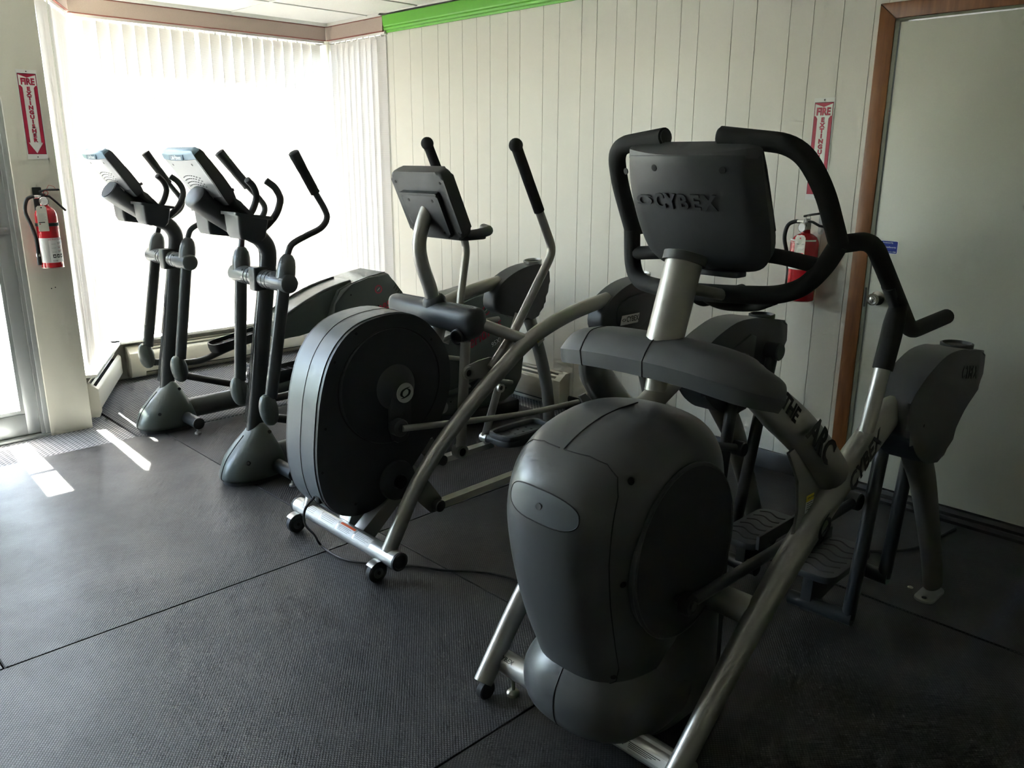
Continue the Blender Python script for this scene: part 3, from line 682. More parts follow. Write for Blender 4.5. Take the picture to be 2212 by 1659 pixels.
# --- fire extinguishers
def extinguisher(o, right, outn, label, hose_side, R, H, style):
    """o: point on the wall at the bottle's base"""
    r = Vector(right); n = Vector(outn); o = Vector(o); u = V(0, 0, 1)
    rt = root('fire_extinguisher', tuple(o), label, 'extinguisher', 'fire extinguishers'); be = B(rt); be.off = tuple(o)
    f = lambda dx, d, z: o + r * dx + n * d + u * z
    c = f(0, R + 0.016, 0)
    be('bottle', lathe(NB(), [(R - 0.012, 0.004), (R - 0.003, 0.0), (R, 0.006), (R, H * 0.80), (R * 0.97, H * 0.86), (R * 0.82, H * 0.925), (R * 0.55, H * 0.965), (0.021, H * 0.985), (0.019, H + 0.012), (0.001, H + 0.012)], c, 'Z', 36), 'extinguisher_red')
    be('base_band', lathe(NB(), [(R + 0.0004, 0.001), (R + 0.0008, 0.004)], c, 'Z', 36), 'zinc')
    valve = be('valve', lathe(NB(), [(0.016, H + 0.010), (0.020, H + 0.013), (0.020, H + 0.040), (0.014, H + 0.046), (0.014, H + 0.062), (0.002, H + 0.064)], c, 'Z', 16), 'rubber' if style == 0 else 'cast_silver')
    gd = (r * -0.25 + n).normalized(); gc = c + u * (H + 0.022) + gd * 0.020
    be('gauge', lathe(NB(), [(0.022, 0), (0.024, 0.004), (0.024, 0.012), (0.021, 0.014), (0.0205, 0.012), (0.001, 0.012)], gc, gd, 20), 'chrome')
    be('gauge_face', lathe(NB(), [(0.0200, 0.0121), (0.0200, 0.0127)], gc, gd, 20), 'label_white')
    # carrying handle and lever
    hz = H + 0.052
    be('lever', tube(NB(), [c + u * (hz + 0.022) - r * 0.016, c + u * (hz + 0.030) + r * 0.02, c + u * (hz + 0.030 + 0.012 * style) + r * 0.085], 0.011, 8, ry=0.0055, up=tuple(n)), 'rubber')
    be('carry_handle', tube(NB(), [c + u * hz, c + u * (hz - 0.004) + r * 0.03, c + u * (hz - 0.040 + 0.02 * style) + r * 0.065, c + u * (hz - 0.085 + 0.06 * style) + r * 0.105], 0.011, 8, ry=0.006, up=tuple(n)), 'rubber')
    be('pull_pin', tube(NB(), [c + u * (hz + 0.014) + n * 0.012 + V(*(r * (0.012 + 0.012 * math.cos(t)))) + u * (0.012 * math.sin(t)) for t in [k * 2 * PI / 12 for k in range(13)]], 0.0015, 6), 'extinguisher_red' if style == 0 else 'chrome')
    if style == 0:
        be('seal_tie', tube(NB(), [c + u * (hz + 0.03) + r * 0.02, c + u * (hz + 0.055) + r * 0.035, c + u * (hz + 0.048) + r * 0.06, c + u * (hz + 0.022) + r * 0.075], 0.0012, 5), 'extinguisher_red')
    s = hose_side
    ho = be('hose', tube(NB(), cat_rom([c + u * (H + 0.046) + r * s * 0.030, c + u * (H + 0.046) + r * s * 0.060, c + u * (H + 0.025) + r * s * (R + 0.030), c + u * (H - 0.035) + r * s * (R + 0.042), c + u * (H - 0.11) + r * s * (R + 0.022), c + u * (H - 0.19) + r * s * (R + 0.008), c + u * (H - 0.27) + r * s * (R + 0.008)], 8), 0.0095, 10), 'rubber')
    be('hose_ferrule', tube(NB(), [c + u * (H + 0.046) + r * s * 0.012, c + u * (H + 0.046) + r * s * 0.046], 0.0105, 12), 'chrome')
    be('nozzle', tube(NB(), [c + u * (H - 0.262) + r * s * (R + 0.008), c + u * (H - 0.325) + r * s * (R + 0.006)], 0.0115, 12, radii=[1, 1.2]), 'rubber')
    be('nozzle_band', tube(NB(), [c + u * (H - 0.262) + r * s * (R + 0.008), c + u * (H - 0.278) + r * s * (R + 0.008)], 0.013, 12), 'chrome')
    def band(z0, z1, rr, a0, a1, m, nm):
        bmq = NB(); k = 24
        P0 = []; P1 = []
        for q in range(k + 1):
            a = a0 + (a1 - a0) * q / k; d = r * math.sin(a) + n * math.cos(a)
            P0.append(bmq.verts.new(c + d * rr + u * z0)); P1.append(bmq.verts.new(c + d * rr + u * z1))
        for q in range(k): bmq.faces.new((P0[q], P0[q + 1], P1[q + 1], P1[q]))
        return be(nm, bmq, m)
    def curved_text(parent, s_, size, a, z, m):
        d = r * math.sin(a) + n * math.cos(a); t = r * math.cos(a) - n * math.sin(a)
        lettering('label_text', s_, size, c + d * (R + 0.0016) + u * z, t, u, m, parent, tuple(o), ext=0.0001)
    if style == 0:
        be('strap', lathe(NB(), [(R + 0.0005, 0.232), (R + 0.0022, 0.233), (R + 0.0022, 0.249), (R + 0.0005, 0.250)], c, 'Z', 36), 'rubber')
        be('wall_bracket', decal(NB(), f(-0.01, 0, H - 0.03), r, u, rrect(-0.022, 0.022, -0.16, 0.125, 0.004), 0.012), 'rubber')
        lab = band(0.032, 0.168, R + 0.0006, -1.35, 1.25, 'label_white', 'instruction_label')
        curved_text(lab, 'INSTRUCTIONS', 0.0115, 0.25, 0.160, 'ink_red')
        for i in range(3):
            for j in range(3):
                band(0.142 - 0.022 * i - 0.005 * j, 0.1436 - 0.022 * i - 0.005 * j, R + 0.0010, 0.42, 0.85 - 0.08 * j, 'ink_red' if (i + j) % 3 == 2 else 'ink_black', 'label_line').parent = lab
            band(0.134 - 0.022 * i, 0.135 - 0.022 * i, R + 0.0010, -0.15, 0.25, 'ink_black', 'label_line').parent = lab
            band(0.058, 0.078, R + 0.0010, -0.12 + 0.36 * i, 0.15 + 0.36 * i, 'ink_black', 'pictogram').parent = lab
            band(0.063, 0.072, R + 0.0014, -0.05 + 0.36 * i, 0.08 + 0.36 * i, 'label_white', 'pictogram').parent = lab
        curved_text(lab, 'Kidde', 0.011, 0.05, 0.042, 'ink_black')
        band(0.034, 0.166, R + 0.0009, -1.30, -0.35, 'badge_silver', 'label_panel').parent = lab
    else:
        band(0.155, 0.215, R + 0.0006, -1.3, 1.3, 'label_white', 'instruction_label')
        band(0.222, 0.292, R + 0.0008, -1.3, 1.3, 'extinguisher_red', 'label_panel')
        l2 = band(0.290, 0.297, R + 0.0009, -1.3, 1.3, 'label_white', 'label_panel')
        curved_text(l2, 'INSTRUCTIONS', 0.012, -0.5, 0.285, 'label_white')
        for a in (-0.75, -0.35): band(0.185, 0.205, R + 0.0011, a, a + 0.28, 'label_blue', 'pictogram')
        be('wall_hook', decal(NB(), f(0.035, 0, H + 0.06), r, u, rrect(-0.014, 0.014, -0.075, 0.035, 0.012), 0.003), 'cast_silver')
        be('wall_hook_hole', lathe(NB(), [(0.004, 0), (0.004, 0.001)], f(0.035, 0.003, H + 0.078), n, 10), 'hole')
    # inspection tag
    if style == 0:
        M0 = c + n * (R * 1.02) + r * (-0.034) + u * (H - 0.020); tr_, tu_ = (r * 1.0 + u * 0.22 - n * 0.25), (u * 1.0 - r * -0.22 + n * -0.1)
        tg = [(-0.026, 0.010), (-0.017, 0.020), (0.017, 0.020), (0.026, 0.010), (0.026, -0.118), (-0.026, -0.118)]
        tu_ = (u - r * -0.38)
        tu_ = (u + r * 0.38); tr_ = (r - u * 0.0)
    else:
        M0 = c + n * (R + 0.006) + r * 0.012 + u * (H - 0.035); tr_ = r; tu_ = u - r * 0.14
        tg = [(-0.026, 0.012), (-0.018, 0.024), (0.018, 0.024), (0.026, 0.012), (0.026, -0.118), (-0.026, -0.118)]
    t0 = be('inspection_tag', decal(NB(), M0, tr_, tu_, tg, 0.0008), 'paper')
    Mx = basis(M0, tr_, tu_)
    def tline(x0, x1, z0, z1, m, nm='tag_line'): be(nm, decal(NB(), M0 + (Mx.to_3x3() @ V(0, 0, 0.0008)), tr_, tu_, [(x0, z0), (x1, z0), (x1, z1), (x0, z1)], 0.0003), m, t0)
    if style == 0:
        for k in range(5): tline(-0.018, 0.018 - 0.006 * (k % 2), -0.026 - 0.008 * k, -0.0235 - 0.008 * k, 'badge_silver')
        tline(-0.021, 0.010, -0.072, -0.067, 'ink_black'); tline(-0.020, -0.012, -0.080, -0.075, 'ink_red')
    else:
        lettering('tag_text', 'TRI STATE', 0.0085, Mx @ V(0.003, -0.018, 0.0009), tr_, tu_, 'ink_black', t0, tuple(o), ext=0.0002)
        tline(-0.022, 0.022, -0.092, -0.058, 'ink_red', 'tag_panel'); tline(-0.022, 0.022, -0.104, -0.097, 'ink_black', 'tag_panel')
        for k in range(3): tline(-0.018 + 0.003 * k, 0.018 - 0.003 * k, -0.032 - 0.006 * k, -0.030 - 0.006 * k, 'badge_silver')
    be('tag_eyelet', lathe(NB(), [(0.004, 0), (0.004, 0.001)], Mx @ V(0, 0.010, 0.0008), (Mx.to_3x3() @ V(0, 0, 1)), 10), 'ink_red' if style else 'hole')
    return rt
extinguisher((-5.2385, 1.378, 0.990), (0, 1, 0), (1, 0, 0), 'red fire extinguisher with a white tag hanging on the cream pillar', -1, 0.057, 0.345, 0)
extinguisher((-1.900, 3.8815, 0.932), (1, 0, 0), (0, -1, 0), 'red fire extinguisher with a cream tag hanging on the plank wall near the white door', -1, 0.066, 0.330, 1)

# ================================================================== the big front trainer ("THE ARC")
def mirror_pts(pts): return [(-p[0], p[1], p[2]) for p in pts]
def se_ring(z, yf, yr, hw, n=2.6, k=48, fr=1.0):
    """super-ellipse ring at height z between y front and rear"""
    cy = (yf + yr) / 2; ry = (yr - yf) / 2; out = []
    for q in range(k):
        t = 2 * PI * q / k; c, s = math.cos(t), math.sin(t)
        out.append((hw * math.copysign(abs(c) ** (2 / n), c), cy + ry * math.copysign(abs(s) ** (2 / n), s), z))
    return out
def interp(tab, z):
    for a, b in zip(tab[:-1], tab[1:]):
        if a[0] <= z <= b[0]:
            t = (z - a[0]) / (b[0] - a[0]); t2 = t
            return [a[i] + (b[i] - a[i]) * t2 for i in range(1, len(a))]
    return list(tab[-1][1:]) if z > tab[-1][0] else list(tab[0][1:])
def spline_tab(tab, n=6):
    """smooth a (z, ...) table"""
    out = []
    P = [tab[0]] + list(tab) + [tab[-1]]
    for i in range(1, len(P) - 2):
        a, b, c, d = P[i - 1], P[i], P[i + 1], P[i + 2]
        for q in range(n):
            t = q / n
            out.append(tuple(0.5 * ((2 * b[j]) + (c[j] - a[j]) * t + (2 * a[j] - 5 * b[j] + 4 * c[j] - d[j]) * t * t + (3 * b[j] - a[j] - 3 * c[j] + d[j]) * t ** 3) for j in range(len(b))))
    out.append(tuple(tab[-1])); return out

arc = root('arc_trainer', (-1.29, 2.3, 0), 'large dark grey arc trainer in the foreground with silver frame and THE ARC lettering', 'trainer')
E4 = B(arc); EO = (0, 2.3, 0)
# front cross bar with feet and labels
cb = E4('front_crossbar', tube(NB(), [(-0.345, 1.535, 0.100), (0.355, 1.535, 0.100)], 0.036, 18), 'silver_bright')
def bar_label(parent, x0, x1, a0, a1, m, nm, y=1.535, z=0.100, r=0.0366):
    bm = NB(); k = 8; A = []; C = []
    for q in range(k + 1):
        a = a0 + (a1 - a0) * q / k; p = (y - r * math.cos(a), z + r * math.sin(a))
        A.append(bm.verts.new((x0, *p))); C.append(bm.verts.new((x1, *p)))
    for q in range(k): bm.faces.new((A[q], A[q + 1], C[q + 1], C[q]))
    return E4(nm, bm, m, parent)
lb = bar_label(cb, 0.135, 0.330, -0.25, 0.75, 'label_white', 'rating_label')
for k in range(4): bar_label(cb, 0.185, 0.285 - 0.012 * k, 0.55 - 0.12 * k, 0.60 - 0.12 * k, 'ink_black', 'label_line', r=0.0370)
for k in range(4): bar_label(cb, 0.185, 0.300, 0.02 - 0.06 * k, 0.035 - 0.06 * k, 'ink_black', 'label_line', r=0.0370)
lettering('label_mark', 'ETL', 0.014, (0.160, 1.4975, 0.112), (1, 0, 0), (0, 0.35, 1), 'ink_black', cb, EO, ext=0.0003, bold=0.0004)
lettering('label_mark', 'CE', 0.012, (0.310, 1.4975, 0.108), (1, 0, 0), (0, 0.35, 1), 'ink_black', cb, EO, ext=0.0003)
bar_label(cb, 0.155, 0.325, 1.25, 1.55, 'label_white', 'serial_label')
lettering('label_mark', 'CYBEX', 0.020, (-0.295, 1.511, 0.130), (1, 0, 0), (0, 0.7, 0.7), 'ink_black', cb, EO, ext=0.0003, shear=0.2)
# side frames
rad = [0.80, 0.86, 0.95, 1.08, 1.18, 1.18, 1.0]
SF = [(0.332, 1.452, 0.060), (0.336, 1.50, 0.118), (0.345, 1.605, 0.240), (0.355, 1.755, 0.397), (0.362, 1.925, 0.545), (0.367, 2.13, 0.690), (0.369, 2.33, 0.795), (0.370, 2.52, 0.870), (0.370, 2.68, 0.880)]
for s in (1, -1):
    pts = [(s * p[0], p[1], p[2]) for p in SF]
    f = E4('side_frame', tube(NB(), cat_rom(pts, 7), 0.034, 18, ry=0.041, radii=rad), 'silver')
    E4('transport_wheel', cyl(NB(), (s * 0.332 - 0.013, 1.463, 0.030), 'X', 0.030, 0, 0.026, 18, 0.004), 'rubber', f)
    E4('levelling_foot', lathe(NB(), [(0.020, 0.0), (0.020, 0.010), (0.015, 0.016), (0.006, 0.018), (0.006, 0.07), (0.016, 0.071), (0.016, 0.10)], (s * 0.285, 1.535, 0.0), 'Z', 16), 'zinc', cb)
    if s > 0:
        lettering('frame_lettering', 'CYBEX', 0.080, (0.4085, 2.255, 0.768), (0, 0.83, 0.55), (0, -0.55, 0.83), 'ink_black', f, EO, ext=0.0006, bold=0.0024, sx=0.82, shear=0.15)
        E4('frame_logo', swoosh(NB(), (0.4045, 2.045, 0.630), (0, 0.80, 0.60), (0, -0.60, 0.80), 0.065, 0.0008, 1.0), 'ink_black', f)
# cross member behind the drive
E4('cross_member', tube(NB(), [(-0.365, 1.815, 0.440), (0.365, 1.815, 0.440)], 0.040, 18), 'silver')
# upper beams
for s in (1, -1):
    pts = [(s * 0.262, 1.822, 1.045), (s * 0.300, 1.872, 0.998), (s * 0.338, 1.962, 0.918), (s * 0.360, 2.070, 0.820), (s * 0.367, 2.185, 0.712)]
    be = E4('upper_beam', tube(NB(), cat_rom(pts, 6), 0.034, 18, ry=0.060, radii=[0.65, 0.96, 1, 1, 1, 1]), 'silver')
    if s > 0:
        lettering('beam_lettering', 'THE', 0.056, (0.3520, 1.888, 0.992), (0.08, 0.75, -0.66), (0.02, 0.66, 0.75), 'ink_black', be, EO, ext=0.0006, bold=0.0018, sx=0.9)
        lettering('beam_lettering', 'ARC', 0.092, (0.3865, 2.008, 0.882), (0.06, 0.735, -0.68), (0.02, 0.68, 0.735), 'ink_black', be, EO, ext=0.0006, bold=0.0030, sx=0.9)
    g = [(1.885, 0.875), (1.915, 0.880), (2.10, 0.715), (2.165, 0.690), (2.10, 0.655), (1.960, 0.560), (1.948, 0.572), (1.972, 0.690), (1.955, 0.780)]
    gu = E4('gusset_plate', prism(NB(), g, s * 0.352, s * 0.360, 'X', 0.0015), 'silver')
    if s > 0:
        st = E4('caution_sticker', decal(NB(), (0.3605, 2.030, 0.695), (0, 1, -0.02), (0, 0.02, 1), rrect(-0.021, 0.021, -0.026, 0.026, 0.003), 0.0006), 'label_white', gu)
        E4('sticker_print', decal(NB(), (0.3612, 2.030, 0.7125), (0, 1, -0.02), (0, 0.02, 1), [(-0.021, -0.010), (0.021, -0.010), (0.021, 0.0085), (-0.021, 0.0085)], 0.0004), 'label_yellow', gu)
        lettering('sticker_text', 'CAUTION', 0.0085, (0.3617, 2.035, 0.712), (0, 1, -0.02), (0, 0.02, 1), 'ink_black', gu, EO, ext=0.0002)
        for k in range(4): E4('sticker_line', decal(NB(), (0.3612, 2.030, 0.696 - 0.006 * k), (0, 1, -0.02), (0, 0.02, 1), [(-0.016, 0), (0.016 - 0.004 * (k % 2), 0), (0.016, 0.0018), (-0.016, 0.0018)], 0.0003), 'ink_black', gu)
# hood over the beams
def hood_rings():
    path = [(-0.305, 1.895, 1.030), (-0.296, 1.862, 1.048), (-0.274, 1.838, 1.064), (-0.235, 1.825, 1.077), (-0.14, 1.818, 1.085), (0, 1.816, 1.088), (0.13, 1.818, 1.084), (0.205, 1.825, 1.074), (0.250, 1.838, 1.061), (0.276, 1.858, 1.044), (0.292, 1.888, 1.024)]
    pr = cat_rom(path, 4); n = len(pr)
    sec = [(-0.084, -0.052), (-0.0865, -0.030), (-0.088, -0.010), (-0.074, 0.012), (-0.056, 0.032), (-0.046, 0.0395), (-0.034, 0.0440), (-0.015, 0.0465), (0.02, 0.047), (0.045, 0.044), (0.060, 0.036), (0.070, 0.025), (0.080, 0.005), (0.084, -0.026), (0.082, -0.052)]
    out = []
    for i, p in enumerate(pr):
        t = (pr[min(i + 1, n - 1)] - pr[max(i - 1, 0)]).normalized()
        y = V(0, 0, 1).cross(t).normalized(); z = t.cross(y)
        e = abs(2 * i / (n - 1) - 1); k = 1 - 0.18 * max(0, (e - 0.55) / 0.45) ** 2
        out.append([tuple(p + y * (q[0] * k) + z * (q[1] * k)) for q in sec])
    return out, pr, sec
HR, HP, HS = hood_rings()
hood = E4('hood_cover', loft(NB(), HR), 'hood_grey', sharp=24)
for i in (13, 20):
    ring = [Vector(p) for p in HR[i]]; c = sum(ring, V(0, 0, 0)) / len(ring)
    E4('hood_seam', tube(NB(), [c + (p - c) * 1.001 for p in ring] + [c + (ring[0] - c) * 1.001], 0.0022, 5), 'seam', hood)
E4('post_stub', tube(NB(), [(0, 1.808, 1.045), (0, 1.795, 0.985)], 0.030, 18), 'silver')
# drive housing shell
TAB = spline_tab([(0.200, 1.470, 1.890, 0.172, 2.6), (0.300, 1.436, 1.915, 0.184, 2.7), (0.400, 1.398, 1.940, 0.196, 2.8), (0.520, 1.364, 1.960, 0.207, 2.9), (0.640, 1.342, 1.970, 0.213, 3.0), (0.740, 1.337, 1.970, 0.214, 3.0), (0.830, 1.360, 1.950, 0.208, 2.9), (0.895, 1.415, 1.905, 0.190, 2.7), (0.935, 1.490, 1.845, 0.158, 2.5), (0.958, 1.570, 1.765, 0.115, 2.3), (0.965, 1.640, 1.700, 0.05, 2.0)], 5)
shell = E4('drive_housing', loft(NB(), [se_ring(*t) for t in TAB]), 'shell_grey', sharp=60)
def surf(u, z):
    """point on the housing skin at height z, u in turns from the +x side; u=0.75 is the front middle"""
    yf, yr, hw, n = interp(TAB, z); t = 2 * PI * u; c, s = math.cos(t), math.sin(t); cy = (yf + yr) / 2; ry = (yr - yf) / 2
    return V(hw * math.copysign(abs(c) ** (2 / n), c), cy + ry * math.copysign(abs(s) ** (2 / n), s), z)
def surf_n(u, z):
    a = surf(u + 0.004, z) - surf(u - 0.004, z); b = surf(u, z + 0.006) - surf(u, z - 0.006)
    return a.cross(b).normalized()
def on_skin(path, d=0.0005): return [surf(u, z) + surf_n(u, z) * d for u, z in path]
fp = [(0.75, 0.905), (0.80, 0.905), (0.845, 0.895), (0.875, 0.870), (0.885, 0.83), (0.882, 0.76), (0.878, 0.66), (0.878, 0.54), (0.882, 0.42), (0.885, 0.33), (0.875, 0.285), (0.84, 0.268), (0.79, 0.262), (0.75, 0.262)]
fp = [(0.75 + (u - 0.75), z) for u, z in fp]
full = fp + [(1.5 - u, z) for u, z in fp[::-1]][1:]
fine = []
for (u0, z0), (u1, z1) in zip(full[:-1], full[1:]):
    for k in range(9): fine.append((u0 + (u1 - u0) * k / 9, z0 + (z1 - z0) * k / 9))
E4('panel_seam', tube(NB(), on_skin(fine, 0.0006), 0.0016, 5), 'seam', shell)
E4('centre_seam', tube(NB(), on_skin([(0.75, 0.905 + 0.0028 * k) for k in range(20)], 0.0010) + [V(0, 1.64 + 0.02 * k, 0.9665) for k in range(5)], 0.0018, 5), 'seam', shell)
# handle recess on the front panel
def lens(t):
    a = 2 * PI * t; x = math.cos(a); y = math.sin(a)
    return (0.75 + 0.066 * x * (1 - 0.08 * y), 0.792 - 0.006 * x + (0.036 if y > 0 else 0.044) * math.copysign(abs(y) ** 0.8, y) - 0.010)
lp = [lens(k / 40) for k in range(40)]
bm = NB(); cen = bm.verts.new(surf(0.75, 0.785) + surf_n(0.75, 0.785) * 0.0018)
r1 = [bm.verts.new(surf(0.75 + (u - 0.75) * 0.5, 0.785 + (z - 0.785) * 0.5) + surf_n(0.75 + (u - 0.75) * 0.5, z) * 0.0022) for u, z in lp]
r2 = [bm.verts.new(surf(u, z) + surf_n(u, z) * 0.0016) for u, z in lp]
for q in range(40):
    bm.faces.new((cen, r1[q], r1[(q + 1) % 40])); bm.faces.new((r1[q], r2[q], r2[(q + 1) % 40], r1[(q + 1) % 40]))
hp = E4('handle_plate', bm, 'rim_grey', shell)
E4('handle_plate_seam', tube(NB(), on_skin(lp + [lp[0]], 0.0008), 0.0020, 5), 'seam', shell)
E4('screw', lathe(NB(), [(0.009, 0), (0.009, 0.001), (0.003, 0.0005), (0.001, 0.0)], surf(0.75, 0.778) + surf_n(0.75, 0.778) * 0.002, surf_n(0.75, 0.778), 14), 'hood_grey', hp)
for u, z in ((0.905, 0.86), (0.905, 0.60), (0.870, 0.30), (0.50 + 0.095, 0.86), (0.595, 0.60)):
    nn = surf_n(u, z); E4('screw_recess', lathe(NB(), [(0.009, 0), (0.008, 0.0008), (0.001, 0.0009)], surf(u, z), nn, 12), 'hole', shell)
# skirt
SK = spline_tab([(0.098, 1.445, 1.86, 0.190, 2.5), (0.112, 1.425, 1.87, 0.210, 2.5), (0.150, 1.410, 1.88, 0.224, 2.5), (0.205, 1.408, 1.89, 0.224, 2.5), (0.250, 1.425, 1.89, 0.205, 2.5), (0.295, 1.455, 1.88, 0.175, 2.5)], 5)
skirt = E4('skirt_cover', loft(NB(), [se_ring(*t) for t in SK]), 'shell_grey', sharp=60)
pts = []
for t in SK[:-2]: pts.append(V(0, t[1] - 0.0002, t[0]))
E4('skirt_seam', tube(NB(), pts, 0.0018, 5), 'seam', skirt)
PD = spline_tab([(0.070, 1.56, 1.955, 0.190, 3.0), (0.10, 1.50, 1.965, 0.214, 3.0), (0.16, 1.50, 1.970, 0.220, 3.0), (0.26, 1.545, 1.972, 0.214, 3.0), (0.36, 1.615, 1.972, 0.203, 3.0), (0.46, 1.70, 1.970, 0.196, 3.0), (0.55, 1.80, 1.965, 0.186, 3.0)], 5)
E4('side_pedestal', loft(NB(), [se_ring(*t) for t in PD]), 'shell_grey', skirt, sharp=60)
E4('rear_frame_box', box(NB(), -0.14, 0.14, 1.93, 2.015, 0.055, 0.60, 0.006), 'face_plastic')
# side discs, cranks and rods
for s in (1, -1):
    poly = [(1.672 + 0.212 * math.cos(t), 0.622 + 0.232 * math.sin(t)) for t in [2 * PI * k / 48 for k in range(48)]]
    x0, x1 = sorted((s * 0.150, s * 0.216))
    dsc = E4('crank_disc', prism(NB(), poly, x0, x1, 'X', 0.006), 'face_plastic')
    E4('disc_rim', tube(NB(), [(s * 0.212, 1.672 + 0.214 * math.cos(t), 0.622 + 0.234 * math.sin(t)) for t in [2 * PI * k / 48 for k in range(49)]], 0.006, 8), 'black_plastic', dsc)
    cy, cz = (1.635, 0.500) if s > 0 else (1.835, 0.756)
    ck = E4('crank_pin', cyl(NB(), (s * 0.20, cy, cz), (s, 0, 0), 0.012, 0, 0.06, 12), 'black_plastic')
    E4('crank_roller', cyl(NB(), (s * 0.234, cy, cz), (s, 0, 0), 0.030, 0, 0.032, 20, 0.006), 'rubber', ck)
    E4('crank_bolt', cyl(NB(), (s * 0.266, cy, cz), (s, 0, 0), 0.013, 0, 0.005, 12), 'black_plastic', ck)
    ey, ez = (2.585, 0.505) if s > 0 else (2.72, 0.52)
    E4('connecting_rod', tube(NB(), [(s * 0.250, cy, cz), (s * 0.254, cy + 0.3, cz + (ez - cz) * 0.25 + 0.0), (s * 0.262, ey, ez)], 0.0165, 12), 'dark_tube')
    E4('rod_end', cyl(NB(), (s * 0.232, ey, ez), (s, 0, 0), 0.030, 0, 0.05, 18, 0.004), 'dark_tube')
# pedal linkages
for s, dy in ((1, 0.0), (-1, 0.13)):
    x = s * 0.290
    topA = (x, 2.725 + dy * 1.0, 0.892); botA = (x, 2.575 + dy, 0.085)
    topB = (x, 3.000 + dy, 0.935); botB = (x, 2.858 + dy, 0.135)
    if s < 0: topA, botA, topB, botB = (x, 2.72, 0.86), (x, 2.62, 0.11), (x, 2.98, 0.86), (x, 2.80, 0.16)
    for nm, t, b in (('front_link', topA, botA), ('rear_link', topB, botB)):
        lk = E4(nm, tube(NB(), [t, b], 0.0235, 14, cap=0.008), 'dark_tube')
        E4('link_pivot', cyl(NB(), (s * 0.255, t[1], t[2]), (s, 0, 0), 0.036, 0, 0.07, 18, 0.005), 'black_plastic', lk)
    E4('pedal_axle', tube(NB(), [(s * 0.305, botA[1], botA[2]), (s * 0.08, botA[1] - 0.01, botA[2])], 0.026, 14), 'dark_tube')
    E4('pedal_axle', tube(NB(), [(s * 0.305, botB[1], botB[2]), (s * 0.12, botB[1], botB[2])], 0.026, 14), 'dark_tube')
    px, py, pz = s * 0.145, (botA[1] + botB[1]) / 2 + 0.01, botA[2] + 0.125
    ped = E4('pedal', prism(NB(), rrect(px - 0.085, px + 0.085, py - 0.175, py + 0.175, 0.05), pz - 0.028, pz, 'Z', 0.006), 'black_plastic')
    E4('pedal_wall', prism(NB(), [(px - s * 0.085 - 0.006, py - 0.16), (px - s * 0.085 + 0.006, py - 0.16), (px - s * 0.085 + 0.006, py + 0.17), (px - s * 0.085 - 0.006, py + 0.17)], pz - 0.02, pz + 0.035, 'Z', 0.003), 'black_plastic', ped)
    for k in range(6):
        yy_ = py - 0.13 + 0.05 * k
        E4('tread_ridge', tube(NB(), cat_rom([(px - 0.065, yy_, pz), (px - 0.03, yy_ + 0.018, pz), (px + 0.02, yy_ - 0.008, pz), (px + 0.065, yy_ + 0.012, pz)], 4), 0.0035, 6), 'rubber', ped)
    E4('pedal_carrier', prism(NB(), [(botA[1] - 0.03, botA[2] - 0.02), (botB[1] + 0.03, botB[2] - 0.02), (botB[1] + 0.02, pz - 0.028), (botA[1] - 0.02, pz - 0.028)], px - 0.02, px + 0.02, 'X', 0.004), 'dark_tube', ped)
# rear covers and legs
COV = [(2.455, 0.865), (2.50, 0.915), (2.56, 0.950), (2.62, 0.975), (2.735, 1.005), (2.86, 1.005), (2.95, 0.990), (3.10, 0.965), (3.125, 0.945), (3.130, 0.845), (3.085, 0.815), (2.99, 0.770), (2.905, 0.695), (2.86, 0.632), (2.76, 0.640), (2.665, 0.665), (2.585, 0.715), (2.530, 0.770), (2.480, 0.805)]
for s in (1, -1):
    x0, x1 = sorted((s * 0.314, s * 0.430))
    cv = E4('rear_cover', prism(NB(), closed_curve(COV, 3), x0, x1, 'X', 0.018, 4), 'black_plastic')
    E4('cup_ring', lathe(NB(), [(0.050, -0.030), (0.052, 0.0), (0.052, 0.010), (0.046, 0.012), (0.043, 0.002), (0.001, 0.0)], (s * 0.369, 3.010, 0.985), 'Z', 28), 'black_plastic', cv)
    E4('cover_panel', prism(NB(), [(2.70, 0.90), (2.84, 0.945), (2.88, 0.93), (2.86, 0.72), (2.80, 0.69), (2.66, 0.74)], min(s * 0.309, s * 0.322), max(s * 0.309, s * 0.322), 'X', 0.005), 'hood_grey', cv)
    lettering('cover_lettering', 'CYBEX', 0.062, (s * 0.4305, 2.985, 0.905), (0, s * 1, -0.18), (0, 0.12, 1), 'face_plastic', cv, EO, ext=0.0012, bold=0.0006, sx=0.85)
    E4('screw_recess', cyl(NB(), (s * 0.4295, 2.62, 0.80), (s, 0, 0), 0.005, 0, 0.001, 10), 'hole', cv)
    lg = [(s * 0.370, 2.700, 0.730), (s * 0.371, 2.775, 0.640), (s * 0.372, 2.865, 0.525), (s * 0.374, 2.975, 0.335), (s * 0.376, 3.065, 0.165), (s * 0.377, 3.118, 0.045)]
    l = E4('rear_leg', tube(NB(), cat_rom(lg, 6), 0.038, 18, ry=0.049, radii=[1.2, 1.1, 1.0, 0.92, 0.88]), 'leg_grey')
    E4('foot_plate', prism(NB(), [(s * 0.377 + q[0], 3.12 + q[1]) for q in rrect(-0.036, 0.036, -0.10, 0.055, 0.030)], 0.0, 0.011, 'Z', 0.002), 'cast_silver', l)
    E4('bolt_hole', cyl(NB(), (s * 0.377, 3.045, 0.0111), 'Z', 0.009, 0, 0.0008, 12), 'hole', l)
